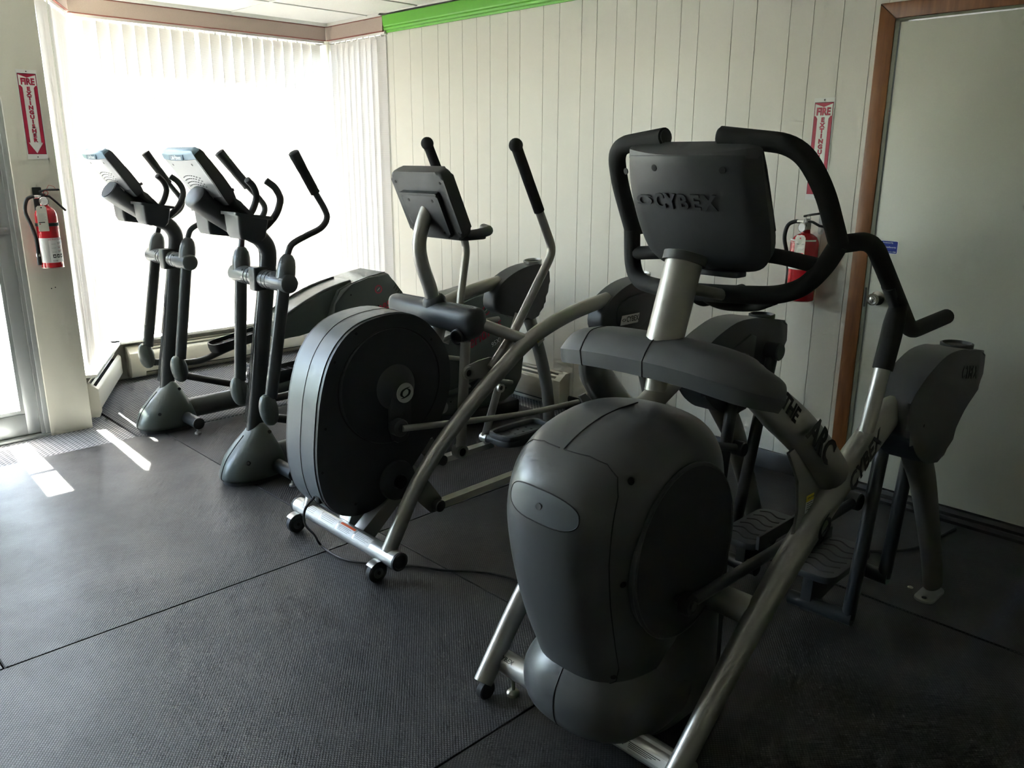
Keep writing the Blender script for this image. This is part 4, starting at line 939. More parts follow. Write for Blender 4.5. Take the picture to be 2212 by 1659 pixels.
# console post, collar
post = E4('console_post', tube(NB(), [(0, 1.815, 1.09), (0, 1.905, 1.350)], 0.051, 28), 'silver')
E4('post_collar', tube(NB(), [(0, 1.896, 1.325), (0, 1.904, 1.348)], 0.060, 26), 'black_plastic', post)
E4('post_clamp', tube(NB(), [(0.03, 1.885, 1.262), (0.055, 2.015, 1.232)], 0.016, 14), 'silver', post)
# console: sections from bottom to top, curved back facing the viewer
def con_ring(z, yb, hw, dep, bulge, lean=0.0, k=14):
    out = []
    for q in range(k + 1):
        t = -1 + 2 * q / k; e = max(0, (abs(t) - 0.86) / 0.14)
        out.append((hw * t, yb + bulge * t * t * 1.0 - 0.0 + 0.022 * e * e, z))
    for q in range(k + 1):
        t = 1 - 2 * q / k; out.append((hw * (0.985 * t), yb + dep, z + lean))
    return out
CT = [(1.298, 2.000, 0.085, 0.035, 0.010, 0.015), (1.306, 1.985, 0.146, 0.050, 0.016, 0.015), (1.328, 1.966, 0.184, 0.066, 0.022, 0.015), (1.370, 1.938, 0.204, 0.078, 0.030, 0.015), (1.44, 1.897, 0.212, 0.086, 0.038, 0.012), (1.51, 1.862, 0.212, 0.088, 0.043, 0.010), (1.575, 1.838, 0.208, 0.084, 0.048, 0.006), (1.600, 1.832, 0.2055, 0.083, 0.0495, 0.005), (1.608, 1.8325, 0.2045, 0.080, 0.050, 0.008), (1.612, 1.842, 0.198, 0.070, 0.048, 0.008)]
con = E4('console', loft(NB(), [con_ring(*t) for t in spline_tab(CT, 3)]), 'black_plastic', sharp=42)
bm = NB(); rows = []; TT = [-1 + k / 9 for k in range(19)]
def vy(t): return 1.8312 + 0.0498 * t * t + 0.022 * max(0, (abs(t) - 0.86) / 0.14) ** 2
rows.append([(0.2052 * t, vy(t) + 0.0012, 1.600) for t in TT]); rows.append([(0.2052 * t, vy(t) + 0.0012, 1.6085 + 0.020 * t * t) for t in TT])
rows.append([(0.2030 * t, vy(t) + 0.0050, 1.6125 + 0.020 * t * t) for t in TT]); rows.append([(0.165 * t, 1.888 + 0.020 * t * t, 1.6425) for t in TT]); rows.append([(0.160 * t, 1.905 + 0.012 * t * t, 1.6425) for t in TT]); rows.append([(0.195 * t, 1.912, 1.606) for t in TT])
RV = [[bm.verts.new(p) for p in r_] for r_ in rows]; nR = len(RV)
for i in range(nR):
    A, C_ = RV[i], RV[(i + 1) % nR]
    for q in range(18): bm.faces.new((A[q], A[q + 1], C_[q + 1], C_[q]))
bm.faces.new([r_[0] for r_ in RV]); bm.faces.new([r_[-1] for r_ in RV][::-1])
E4('console_visor', bm, 'hood_grey', con, sharp=30)
E4('console_rim', tube(NB(), [(0.206, 1.996, 1.42), (0.2085, 1.956, 1.50), (0.206, 1.926, 1.575), (0.200, 1.912, 1.618)], 0.004, 6), 'face_plastic', con)
E4('screen', decal(NB(), (0, 1.950, 1.50), (-1, 0, 0), (0, -0.45, 1), rrect(-0.17, 0.17, -0.09, 0.09, 0.015), 0.02), 'face_plastic', con)
E4('console_foot', prism(NB(), rrect(-0.06, 0.12, 1.97, 2.035, 0.02), 1.288, 1.304, 'Z', 0.004), 'face_plastic', con)
def con_y(x, z):
    tb = spline_tab(CT, 3); yb, hw, dep, bu, le = interp(tb, z); return yb + bu * (x / hw) ** 2
for x, z in ((-0.075, 1.576), (0.125, 1.572), (-0.203, 1.565)):
    E4('screw_recess', cyl(NB(), (x, con_y(x, z) + 0.002, z), (x * 1.2, -1, -0.2), 0.009, 0, 0.003, 12), 'hole', con)
def con_up(x, z): return (0, (con_y(x, z + 0.01) - con_y(x, z - 0.01)) / 0.02, 1)
def con_rt(x, z): return (1, (con_y(x + 0.01, z) - con_y(x - 0.01, z)) / 0.02, 0)
E4('console_logo', swoosh(NB(), (-0.132, con_y(-0.132, 1.490) - 0.0015, 1.490), con_rt(-0.132, 1.49), con_up(-0.132, 1.49), 0.056, 0.003, 0.62), 'face_plastic', con)
for k, ch in enumerate('CYBEX'):
    x = -0.073 + 0.0385 * k
    lettering('console_letter', ch, 0.060, (x, con_y(x, 1.487) - 0.0030, 1.487), con_rt(x, 1.487), con_up(x, 1.487), 'face_plastic', con, EO, ext=0.0020, bold=0.0020, sx=0.92)
# fixed handlebars
R_ = 0.0255
up = fillet([(0.086, 1.900, 1.655), (0.283, 1.935, 1.633), (0.322, 2.005, 1.535), (0.335, 2.095, 1.388)], [0.075, 0.08], 8)
for s in (1, -1):
    q = [(s * p[0], p[1], p[2]) for p in up]
    h = E4('upper_grip', tube(NB(), q, R_, 16, cap=0.004), 'foam')
    E4('grip_end_cap', tube(NB(), [q[0], V(*q[0]) + (V(*q[0]) - V(*q[1])).normalized() * 0.006], 0.020, 14), 'black_plastic', h)
lo = cat_rom([(0.335, 2.095, 1.388), (0.300, 2.098, 1.326), (0.250, 2.095, 1.270), (0.190, 2.080, 1.243), (0.12, 2.05, 1.236), (0.0, 2.015, 1.232), (-0.12, 2.03, 1.226), (-0.22, 2.065, 1.222), (-0.295, 2.09, 1.232), (-0.330, 2.10, 1.28), (-0.335, 2.095, 1.388)], 6)
E4('lower_grip', tube(NB(), lo, R_, 16), 'foam')
E4('cross_rail', tube(NB(), fillet([(0.300, 2.100, 1.325), (0.150, 2.100, 1.345), (-0.15, 2.100, 1.330), (-0.330, 2.100, 1.310)], 0.05), 0.021, 14), 'foam')
E4('rear_rail', tube(NB(), fillet([(-0.110, 2.115, 1.225), (-0.075, 2.20, 1.165), (0.02, 2.26, 1.165), (0.14, 2.15, 1.215)], 0.05), 0.017, 14), 'foam')
for s in (1, -1):
    out_ = fillet([(s * 0.335, 2.095, 1.388), (s * 0.362, 2.235, 1.392), (s * 0.372, 2.560, 1.098), (s * 0.374, 2.850, 1.108)], [0.06, 0.05], 7)
    sb = E4('side_grip', tube(NB(), out_, 0.0245, 16, cap=0.012, radii=[1.0, 1.0, 1.03, 1.0, 1.0]), 'foam')
    E4('pulse_sensor', tube(NB(), [(s * 0.372 - 0.006, 2.372, 1.258), (s * 0.372 - 0.006, 2.472, 1.170)], 0.0215, 14), 'hood_grey', sb)
    rp = E4('rail_post', tube(NB(), [(s * 0.370, 2.318, 0.800), (s * 0.370, 2.437, 1.150)], 0.0225, 18), 'silver')
    E4('post_sleeve', tube(NB(), cat_rom([(s * 0.370, 2.392, 1.010), (s * 0.370, 2.420, 1.095), (s * 0.370, 2.440, 1.160), (s * 0.371, 2.455, 1.200)], 4), 0.0285, 16, radii=[1.0, 1.02, 1.05, 0.85]), 'foam', rp)

# ================================================================== the middle trainer with the round black flywheel cover
mid = root('elliptical_trainer', (-2.72, 2.3, 0), 'middle trainer with a tall oval black flywheel cover and swinging arms', 'trainer')
M3 = B(mid); MO = (0, 2.3, 0)
cb = M3('front_crossbar', tube(NB(), [(-0.392, 1.687, 0.100), (0.360, 1.687, 0.100)], 0.036, 20), 'silver_bright')
for s in (-1, 1):
    M3('bar_end_cap', lathe(NB(), [(0.037, -0.006), (0.037, 0.004), (0.031, 0.008), (0.026, 0.002), (0.016, 0.002), (0.012, 0.005), (0.001, 0.005)], (0.360 if s > 0 else -0.392, 1.687, 0.100), (s, 0, 0), 20), 'rubber', cb)
    x = 0.270 if s > 0 else -0.340
    wv = M3('caster_wheel', cyl(NB(), (x - 0.016, 1.640, 0.042), 'X', 0.042, 0, 0.032, 24, 0.005), 'rubber')
    M3('caster_hub', cyl(NB(), (x - 0.018, 1.640, 0.042), 'X', 0.024, 0, 0.036, 18, 0.003), 'hood_grey', wv)
    M3('caster_bolt', cyl(NB(), (x + 0.018, 1.640, 0.042), 'X', 0.007, 0, 0.003, 8), 'hole', wv)
    fen = [(1.640 + 0.048 * math.cos(t), 0.042 + 0.048 * math.sin(t)) for t in [0.5 + k * 0.17 for k in range(12)]]
    fen2 = [(1.640 + 0.044 * math.cos(t), 0.042 + 0.044 * math.sin(t)) for t in [0.5 + k * 0.17 for k in range(12)]]
    M3('caster_fender', prism(NB(), fen + fen2[::-1], x - 0.019, x + 0.019, 'X'), 'silver', wv)
    M3('caster_bracket', prism(NB(), [(1.632, 0.036), (1.648, 0.034), (1.70, 0.075), (1.68, 0.10), (1.655, 0.085)], x - 0.024, x - 0.019, 'X'), 'silver', wv)
def lab(x0, x1, a0, a1, m, nm, r=0.0366):
    bm = NB(); k = 6; A = []; C = []
    for q in range(k + 1):
        a = a0 + (a1 - a0) * q / k; p = (1.687 - r * math.cos(a), 0.100 + r * math.sin(a))
        A.append(bm.verts.new((x0, *p))); C.append(bm.verts.new((x1, *p)))
    for q in range(k): bm.faces.new((A[q], A[q + 1], C[q + 1], C[q]))
    return M3(nm, bm, m, cb)
lab(-0.335, -0.175, 0.35, 1.50, 'label_white', 'warning_label'); lab(-0.165, -0.045, 0.35, 1.50, 'label_white', 'warning_label'); lab(-0.035, 0.080, 0.30, 1.60, 'label_white', 'warning_label'); lab(0.090, 0.200, 0.40, 1.45, 'label_white', 'warning_label')
lab(-0.030, 0.076, 1.20, 1.52, 'label_orange', 'label_band', 0.0370)
for k in range(4): lab(-0.025, 0.060 - 0.01 * (k % 2), 1.00 - 0.16 * k, 1.04 - 0.16 * k, 'ink_black', 'label_line', 0.0370)
for k in range(5): lab(0.098, 0.188 - 0.015 * (k % 3), 1.30 - 0.17 * k, 1.33 - 0.17 * k, 'ink_black', 'label_line', 0.0370)
for k in range(4): lab(-0.155, -0.065, 1.25 - 0.2 * k, 1.28 - 0.2 * k, 'ink_black', 'label_line', 0.0370); lab(-0.31, -0.215, 1.25 - 0.2 * k, 1.28 - 0.2 * k, 'ink_black', 'label_line', 0.0370)
# side frames sweeping up and back
S3 = [(0.292, 1.685, 0.120), (0.305, 1.735, 0.225), (0.318, 1.815, 0.375), (0.332, 1.940, 0.525), (0.342, 2.105, 0.672), (0.350, 2.245, 0.775), (0.354, 2.345, 0.842), (0.357, 2.465, 0.900), (0.359, 2.650, 0.950), (0.360, 2.880, 0.985)]
for s in (1, -1):
    f = M3('side_frame', tube(NB(), cat_rom([(s * p[0], p[1], p[2]) for p in S3], 6), 0.030, 18, radii=[1.0, 1.0, 1.05, 1.1, 1.05]), 'silver')
    M3('frame_brace', tube(NB(), [(s * 0.205, 2.185, 0.952), (s * 0.250, 2.225, 0.938), (s * 0.352, 2.385, 0.862)], 0.025, 14), 'silver')
    if s > 0:
        o_ = (0.381, 2.430, 0.866)
        st = M3('caution_sticker', decal(NB(), o_, (-0.05, 0.85, 0.5), (0.25, -0.5, 0.83), rrect(-0.023, 0.023, -0.020, 0.020, 0.002), 0.0006), 'label_white', f)
        M3('sticker_print', decal(NB(), V(*o_) + V(0.0035, -0.005, 0.009), (-0.05, 0.85, 0.5), (0.25, -0.5, 0.83), [(-0.023, -0.009), (0.023, -0.009), (0.023, 0.009), (-0.023, 0.009)], 0.0006), 'label_yellow', f)
        lettering('sticker_text', 'CAUTION', 0.008, V(*o_) + V(0.0045, -0.003, 0.011), (-0.05, 0.85, 0.5), (0.25, -0.5, 0.83), 'ink_black', f, MO, ext=0.0002)
# base struts
M3('base_rail', prism(NB(), [(1.69, 0.075), (1.69, 0.115), (1.98, 0.34), (2.02, 0.30), (1.76, 0.075)], 0.02, 0.085, 'X', 0.004), 'silver')
M3('base_plate', prism(NB(), [(1.70, 0.10), (1.74, 0.20), (1.86, 0.26), (1.90, 0.24), (1.76, 0.10)], -0.10, -0.02, 'X', 0.004), 'silver_bright')
M3('spine', tube(NB(), [(0.0, 1.96, 0.30), (0.0, 2.10, 0.60), (0.0, 2.20, 0.93)], 0.034, 14), 'silver')
# flywheel housing
HO = [(1.887, 1.016), (1.737, 1.004), (1.636, 0.957), (1.562, 0.869), (1.516, 0.746), (1.495, 0.625), (1.483, 0.509), (1.490, 0.394), (1.522, 0.301), (1.594, 0.236), (1.687, 0.218), (1.776, 0.238), (1.87, 0.300), (1.965, 0.385), (2.060, 0.490), (2.125, 0.600), (2.148, 0.700), (2.137, 0.813), (2.086, 0.900), (2.005, 0.978)]
HOs = closed_curve([(p[0] + 0.014, p[1] - 0.005) for p in HO], 4)
hs = M3('flywheel_housing', prism(NB(), HOs, -0.100, 0.096, 'X', 0.014, 3), 'rim_grey')
def shrink(poly, d):
    cx = sum(p[0] for p in poly) / len(poly); cy = sum(p[1] for p in poly) / len(poly); out = []
    for p in poly:
        v = V(p[0] - cx, p[1] - cy, 0); L = v.length; out.append((cx + v.x * (L - d) / L, cy + v.y * (L - d) / L))
    return out
for s in (1, -1):
    a, b = (0.090, 0.114) if s > 0 else (-0.116, -0.094)
    fc = M3('face_cover', prism(NB(), shrink(HOs, 0.004), a, b, 'X', 0.012, 3), 'face_plastic')
    xo = b if s > 0 else a
    M3('disc_groove', tube(NB(), [(xo, 1.852 + 0.246 * math.cos(t), 0.722 + 0.232 * math.sin(t)) for t in [2 * PI * k / 56 for k in range(57)]], 0.003, 6), 'seam', fc)
    dd = M3('crank_disc', lathe(NB(), [(0.236, 0), (0.232, 0.006), (0.10, 0.010), (0.001, 0.010)], (xo, 1.852, 0.720), (s, 0, 0), 56), 'face_plastic')
    M3('hub_boss', lathe(NB(), [(0.095, 0.008), (0.090, 0.014), (0.070, 0.026), (0.045, 0.034), (0.001, 0.036)], (xo, 1.868, 0.715), (s, 0, 0), 36), 'black_plastic', dd)
    M3('crank_arm', prism(NB(), closed_curve([(1.845, 0.74), (1.915, 0.74), (1.925, 0.62), (1.905, 0.50), (1.835, 0.50), (1.825, 0.62)], 3), min(xo + s * 0.012, xo + s * 0.034), max(xo + s * 0.012, xo + s * 0.034), 'X', 0.006), 'black_plastic', dd)
    if s > 0:
        M3('emblem', lathe(NB(), [(0.041, 0.034), (0.041, 0.038), (0.001, 0.0385)], (xo, 1.893, 0.692), (1, 0, 0), 32), 'badge_silver', dd)
        M3('emblem_swoosh', swoosh(NB(), (xo + 0.0386, 1.893, 0.692), (0, 1, 0.30), (0, -0.30, 1), 0.046, 0.0008, 0.95), 'ink_black', dd)
        M3('screw', cyl(NB(), (xo + 0.034, 1.880, 0.605), 'X', 0.007, 0, 0.004, 10), 'chrome', dd)
    cy, cz = (1.848, 0.560) if s > 0 else (1.86, 0.88)
    rl = M3('crank_roller', cyl(NB(), (xo + s * 0.02, cy, cz), (s, 0, 0), 0.036, 0, 0.050, 22, 0.006), 'hood_grey')
    M3('roller_cap', lathe(NB(), [(0.020, 0.050), (0.018, 0.053), (0.010, 0.051), (0.001, 0.052)], (xo + s * 0.02, cy, cz), (s, 0, 0), 16), 'black_plastic', rl)
    M3('connecting_rod', tube(NB(), cat_rom([(s * 0.185, cy, cz), (s * 0.205, cy + 0.2, cz - 0.02), (s * 0.25, 2.45, cz - 0.055), (s * 0.275, 2.80, cz - 0.065)], 5), 0.0135, 12), 'silver')
    M3('pulley_cover', lathe(NB(), [(0.085, 0), (0.082, 0.018), (0.05, 0.026), (0.032, 0.026), (0.028, 0.012), (0.001, 0.012)], (xo, 1.862, 0.318), (s, 0, 0), 28), 'face_plastic', fc)
    M3('pulley_bore', cyl(NB(), (xo + s * 0.013, 1.868, 0.312), (s, 0, 0), 0.028, 0, 0.014, 18), 'hole', fc)
    for y, z in ((1.70, 0.955), (1.60, 0.86), (1.52, 0.44), (2.06, 0.88), (1.66, 0.27), (1.545, 0.61)):
        M3('screw_recess', cyl(NB(), (xo, y, z), (s, 0, 0), 0.006, 0, 0.001, 10), 'hole', fc)
M3('housing_seam', tube(NB(), [(0.0, p[0], p[1]) for p in shrink(HOs, -0.0003)] + [(0.0, *shrink(HOs, -0.0003)[0])], 0.0016, 5), 'seam', hs)
M3('power_socket', box(NB(), 0.050, 0.080, 1.520, 1.545, 0.30, 0.36, 0.003), 'hole', hs)
# pivot body across the machine
def rounded_sec(p, hy, hz, k=20, n=2.8):
    return [(p[0], p[1] + hy * math.copysign(abs(math.cos(t)) ** (2 / n), math.cos(t)), p[2] + hz * math.copysign(abs(math.sin(t)) ** (2 / n), math.sin(t))) for t in [2 * PI * q / k for q in range(k)]]
secs = [(-0.290, 0.020, 0.020), (-0.283, 0.044, 0.040), (-0.262, 0.055, 0.050), (-0.15, 0.057, 0.052), (0.0, 0.060, 0.054), (0.13, 0.060, 0.058), (0.20, 0.060, 0.066), (0.245, 0.056, 0.064), (0.268, 0.045, 0.050), (0.276, 0.020, 0.024)]
bd = M3('pivot_body', loft(NB(), [rounded_sec((x, 2.180, 0.962 - (hz - 0.050) * 0.8), hy, hz) for x, hy, hz in secs]), 'black_plastic', sharp=60)
M3('body_seam', tube(NB(), [(-0.27, 2.180, 1.0125), (0.0, 2.180, 1.0135), (0.24, 2.180, 1.0155)], 0.0016, 5), 'seam', bd)
M3('post_boot', lathe(NB(), [(0.052, -0.02), (0.050, 0.012), (0.040, 0.026), (0.034, 0.028)], (0, 2.172, 1.008), (0, -0.25, 1), 22), 'black_plastic', bd)
for s in (1, -1):
    M3('pivot_boss', lathe(NB(), [(0.034, -0.05), (0.034, 0.022), (0.030, 0.026), (0.024, 0.026), (0.022, 0.010), (0.001, 0.010)], (s * 0.205, 2.138, 0.897), (0.25 * s, -1, -0.15), 20), 'black_plastic', bd)
    M3('boss_bore', lathe(NB(), [(0.022, 0.0105), (0.001, 0.0112)], (s * 0.205, 2.138, 0.897), (0.25 * s, -1, -0.15), 18), 'hole', bd)
# post and console
M3('console_post', tube(NB(), cat_rom([(0, 2.168, 0.99), (0, 2.150, 1.067), (0, 2.122, 1.14), (0, 2.102, 1.205), (0, 2.098, 1.262), (0, 2.117, 1.330), (0, 2.150, 1.405)], 5), 0.030, 20), 'silver')
cyc, czc = 2.148, 1.416; dn = V(0, 0.41, -0.912); nn = V(0, -0.912, -0.41)
def slab(hw, h0, h1, t0, t1, r, bev, z=None):
    bm = NB(); Mx = basis((0, cyc, czc), (1, 0, 0), -dn)
    prism(bm, rrect(-hw, hw, h0, h1, r, 5), t0, t1, 'Z', bev, 3); bmesh.ops.transform(bm, matrix=Mx, verts=bm.verts); return bm
# basis normal: right x up -> points to -y (towards the viewer) and down
con = M3('console', slab(0.170, -0.150, 0.145, -0.045, 0.012, 0.035, 0.014), 'black_plastic')
M3('console_back', slab(0.118, -0.135, 0.062, 0.006, 0.030, 0.020, 0.010), 'face_plastic', con)
M3('console_trim', slab(0.120, 0.052, 0.064, 0.012, 0.034, 0.005, 0.003), 'black_plastic', con)
M3('screen', slab(0.14, -0.09, 0.11, -0.049, -0.042, 0.02, 0.002), 'face_plastic', con)
Mx = basis((0, cyc, czc), (1, 0, 0), -dn)
for x, h, t in ((-0.075, 0.030, 0.030), (0.078, 0.030, 0.030), (-0.085, -0.11, 0.030), (0.085, -0.11, 0.030), (0.145, 0.10, 0.012), (0.150, -0.12, 0.012), (-0.145, 0.10, 0.012)):
    M3('console_screw', lathe(NB(), [(0.0065, 0), (0.006, 0.0012), (0.001, 0.0006)], Mx @ V(x, h, t), Mx.to_3x3() @ V(0, 0, 1), 10), 'hole', con)
for s in (1, -1):
    M3('hand_rest', tube(NB(), cat_rom([(s * 0.120, 2.235, 1.290), (s * 0.172, 2.270, 1.300), (s * 0.168, 2.330, 1.308), (s * 0.10, 2.365, 1.312)], 5), 0.020, 12, cap=0.006), 'black_plastic', con)
M3('tray', prism(NB(), rrect(-0.155, 0.155, 2.205, 2.345, 0.03), 1.272, 1.292, 'Z', 0.005), 'black_plastic', con)
M3('book_clip', tube(NB(), [(0.12, 2.175, 1.43), (0.12, 2.215, 1.445)], 0.006, 8), 'black_plastic', con)
# swinging arms
def arm(s, pts, low):
    p3 = [(s * 0.285, y, z) for y, z in pts]
    path = fillet(p3, 0.05, 6)
    a = M3('swing_arm', tube(NB(), path, 0.0185, 14), 'silver')
    d = (V(*p3[1]) - V(*p3[0])); L = d.length; d.normalize(); g0 = V(*p3[0]); g1 = g0 + d * (L * 0.60)
    M3('arm_grip', tube(NB(), [g0, g1], 0.0225, 16), 'foam', a)
    M3('arm_knob', lathe(NB(), [(0.001, -0.030)] + [(0.0285 * math.sin(t), -0.0285 * math.cos(t)) for t in [k * PI / 10 for k in range(1, 10)]] + [(0.001, 0.0285)], g0 - d * 0.008, -d, 18), 'foam', a)
    return a
arm(1, [(2.376, 1.640), (2.600, 1.215), (2.360, 0.885), (2.235, 0.760)], 0)
arm(-1, [(2.381, 1.652), (2.605, 1.190), (2.550, 0.890), (2.46, 0.74)], 0)
# links and pedals
for s in (1, -1):
    fx = s * 0.248
    y0, z0, y1, z1 = (2.130, 0.880, 2.098, 0.440) if s > 0 else (2.16, 0.88, 2.40, 0.46)
    fl = M3('front_link', tube(NB(), [(fx, y0, z0), (fx, y1, z1)], 0.012, 12, ry=0.026), 'silver')
    M3('link_ring', lathe(NB(), [(0.030, -0.02), (0.030, 0.020), (0.022, 0.022), (0.018, 0.016), (0.001, 0.016)], (fx, y1 - 0.005, z1 - 0.02), (s, 0, 0), 18), 'cast_silver', fl)
    M3('link_bore', cyl(NB(), (fx + s * 0.0165, y1 - 0.005, z1 - 0.02), (s, 0, 0), 0.017, 0, 0.0012, 14), 'hole', fl)
    yb, zb = y0 + (y1 - y0) * 0.28, z0 + (z1 - z0) * 0.28
    bk = M3('link_bracket', prism(NB(), closed_curve([(yb - 0.03, zb), (yb, zb + 0.03), (yb + 0.12, zb + 0.045), (yb + 0.14, zb + 0.03), (yb + 0.14, zb - 0.03), (yb, zb - 0.03)], 2), min(fx + s * 0.014, fx + s * 0.022), max(fx + s * 0.014, fx + s * 0.022), 'X', 0.002), 'cast_silver', fl)
    M3('bracket_pivot', lathe(NB(), [(0.026, 0), (0.026, 0.012), (0.016, 0.013), (0.015, 0.006), (0.001, 0.006)], (fx + s * 0.020, yb, zb), (s, 0, 0), 16), 'cast_silver', fl)
    M3('bracket_bore', cyl(NB(), (fx + s * 0.0265, yb, zb), (s, 0, 0), 0.014, 0, 0.0012, 12), 'hole', fl)
    M3('drag_link', tube(NB(), [(fx - s * 0.02, yb + 0.12, zb - 0.005), (fx - s * 0.01, yb + 0.24, zb + 0.02)], 0.011, 10), 'cast_silver')
    M3('drag_link_end', cyl(NB(), (fx - s * 0.04, yb + 0.245, zb + 0.02), (s, 0, 0), 0.024, 0, 0.07, 16, 0.003), 'cast_silver')
    M3('drag_link', tube(NB(), [(fx - s * 0.03, yb + 0.12, zb - 0.06), (fx - s * 0.01, yb + 0.28, zb - 0.10)], 0.011, 10), 'cast_silver')
    ry0, rz0, ry1, rz1 = (2.955, 0.820, 2.715, 0.205) if s < 0 else (2.94, 0.82, 2.83, 0.26)
    rl = M3('rear_link', tube(NB(), [(s * 0.285, ry0, rz0), (s * 0.285, ry1, rz1)], 0.013, 12, ry=0.026), 'silver')
    M3('link_clamp', cyl(NB(), (s * 0.285 - 0.024, ry1, rz1 - 0.005), 'X', 0.024, 0, 0.05, 18, 0.003), 'silver_bright', rl)
    ym, zm = ry0 + (ry1 - ry0) * 0.60, rz0 + (rz1 - rz0) * 0.60
    M3('link_pivot', lathe(NB(), [(0.024, 0), (0.024, 0.012), (0.014, 0.013), (0.013, 0.006), (0.001, 0.006)], (s * 0.285 + 0.012, ym, zm), (1, 0, 0), 16), 'silver_bright', rl)
    M3('link_bore', cyl(NB(), (s * 0.285 + 0.0185, ym, zm), (1, 0, 0), 0.0125, 0, 0.0012, 12), 'hole', rl)
    px, py, pz = (-0.185, 2.875, 0.235) if s < 0 else (0.185, 2.76, 0.27)
    ped = M3('pedal', prism(NB(), [(px + q[0], py + q[1]) for q in closed_curve([(-0.085, -0.10), (-0.05, -0.165), (0.05, -0.165), (0.085, -0.10), (0.085, 0.10), (0.06, 0.175), (-0.06, 0.175), (-0.085, 0.10)], 4)], pz - 0.055, pz - 0.02, 'Z', 0.008), 'black_plastic')
    rim = [(px + q[0] * 1.0, py + q[1], pz - 0.008) for q in closed_curve([(-0.080, -0.10), (-0.048, -0.158), (0.048, -0.158), (0.080, -0.10), (0.080, 0.10), (0.056, 0.168), (-0.056, 0.168), (-0.080, 0.10)], 4)]
    M3('pedal_rim', tube(NB(), rim + [rim[0]], 0.012, 8, ry=0.017), 'hood_grey', ped)
    for i in range(4):
        for j in range(3): M3('pedal_hole', cyl(NB(), (px - 0.04 + 0.04 * j, py - 0.10 + 0.06 * i, pz - 0.0198), 'Z', 0.007, 0, 0.0008, 8), 'hole', ped)
    M3('pedal_axle', tube(NB(), [(s * 0.285, ry1, rz1 - 0.005), (s * 0.20, ry1 + 0.01, rz1)], 0.020, 14), 'hood_grey', ped)
    by0, bz0, by1, bz1, bx = (2.40, 0.165, 2.745, 0.165, -0.262) if s < 0 else (1.985, 0.205, 2.46, 0.215, 0.225)
    bar = M3('lower_bar', tube(NB(), [(bx, by0, bz0), (bx, by1, bz1)], 0.010, 4, ry=0.024, up=(0.7, 0, 0.7)), 'silver', sharp=20)
    M3('bar_pivot', cyl(NB(), (bx - 0.02, by0, bz0), 'X', 0.026, 0, 0.045, 18, 0.003), 'rubber', bar)
    M3('bar_bracket', prism(NB(), [(by0 - 0.15, bz0 + 0.10), (by0 - 0.04, bz0 + 0.12), (by0 + 0.03, bz0 + 0.02), (by0 + 0.02, bz0 - 0.03), (by0 - 0.03, bz0 - 0.03)], bx - 0.016, bx - 0.006, 'X', 0.002), 'leg_grey', bar)
# rear covers and legs
COV3 = [(2.815, 0.940), (2.870, 0.995), (2.970, 1.040), (3.085, 1.060), (3.185, 1.050), (3.205, 0.990), (3.205, 0.900), (3.150, 0.850), (3.135, 0.780), (3.040, 0.770), (2.950, 0.800), (2.850, 0.830), (2.805, 0.870)]
for s in (1, -1):
    x0, x1 = sorted((s * 0.305, s * 0.402))
    cv = M3('rear_cover', prism(NB(), closed_curve(COV3, 3), x0, x1, 'X', 0.016, 3), 'black_plastic')
    M3('cup_ring', lathe(NB(), [(0.044, -0.03), (0.048, 0.0), (0.050, 0.012), (0.044, 0.014), (0.041, 0.004), (0.001, 0.002)], (s * 0.355, 3.125, 1.066), (0, -0.12, 1), 26), 'silver_bright', cv)
    M3('cup_well', lathe(NB(), [(0.041, 0.0045), (0.001, 0.005)], (s * 0.355, 3.125, 1.066), (0, -0.12, 1), 24), 'rubber', cv)
    xo = s * 0.402
    M3('cover_panel', prism(NB(), shrink(closed_curve([(2.93, 0.97), (3.10, 0.995), (3.15, 0.97), (3.14, 0.88), (3.08, 0.84), (2.95, 0.85), (2.90, 0.88)], 3), 0.0), min(xo, xo + s * 0.008), max(xo, xo + s * 0.008), 'X', 0.004), 'face_plastic' if s < 0 else 'black_plastic', cv)
    if s > 0:
        pl = M3('name_plate', decal(NB(), (0.4105, 2.990, 0.885), (0, 1, 0), (0, 0, 1), [(-0.070, -0.022), (0.060, -0.022), (0.070, 0.022), (-0.060, 0.022)], 0.0015), 'badge_silver', cv)
        lettering('plate_text', 'CYBEX', 0.036, (0.4122, 3.008, 0.885), (0, 1, 0), (0, 0, 1), 'ink_black', cv, MO, ext=0.0004, bold=0.0006, sx=0.8)
        M3('plate_logo', swoosh(NB(), (0.4121, 2.945, 0.885), (0, 1, 0), (0, 0, 1), 0.022, 0.0005, 0.7), 'ink_black', cv)
    lg = cat_rom([(s * 0.358, 3.090, 0.800), (s * 0.362, 3.165, 0.640), (s * 0.366, 3.235, 0.450), (s * 0.370, 3.280, 0.250), (s * 0.372, 3.295, 0.010)], 5)
    l = M3('rear_leg', tube(NB(), lg, 0.032, 18, ry=0.036), 'leg_grey')
    M3('foot_plate', prism(NB(), [(s * 0.372 + q[0], 3.29 + q[1]) for q in rrect(-0.034, 0.034, -0.09, 0.05, 0.028)], 0.0, 0.010, 'Z', 0.002), 'cast_silver', l)

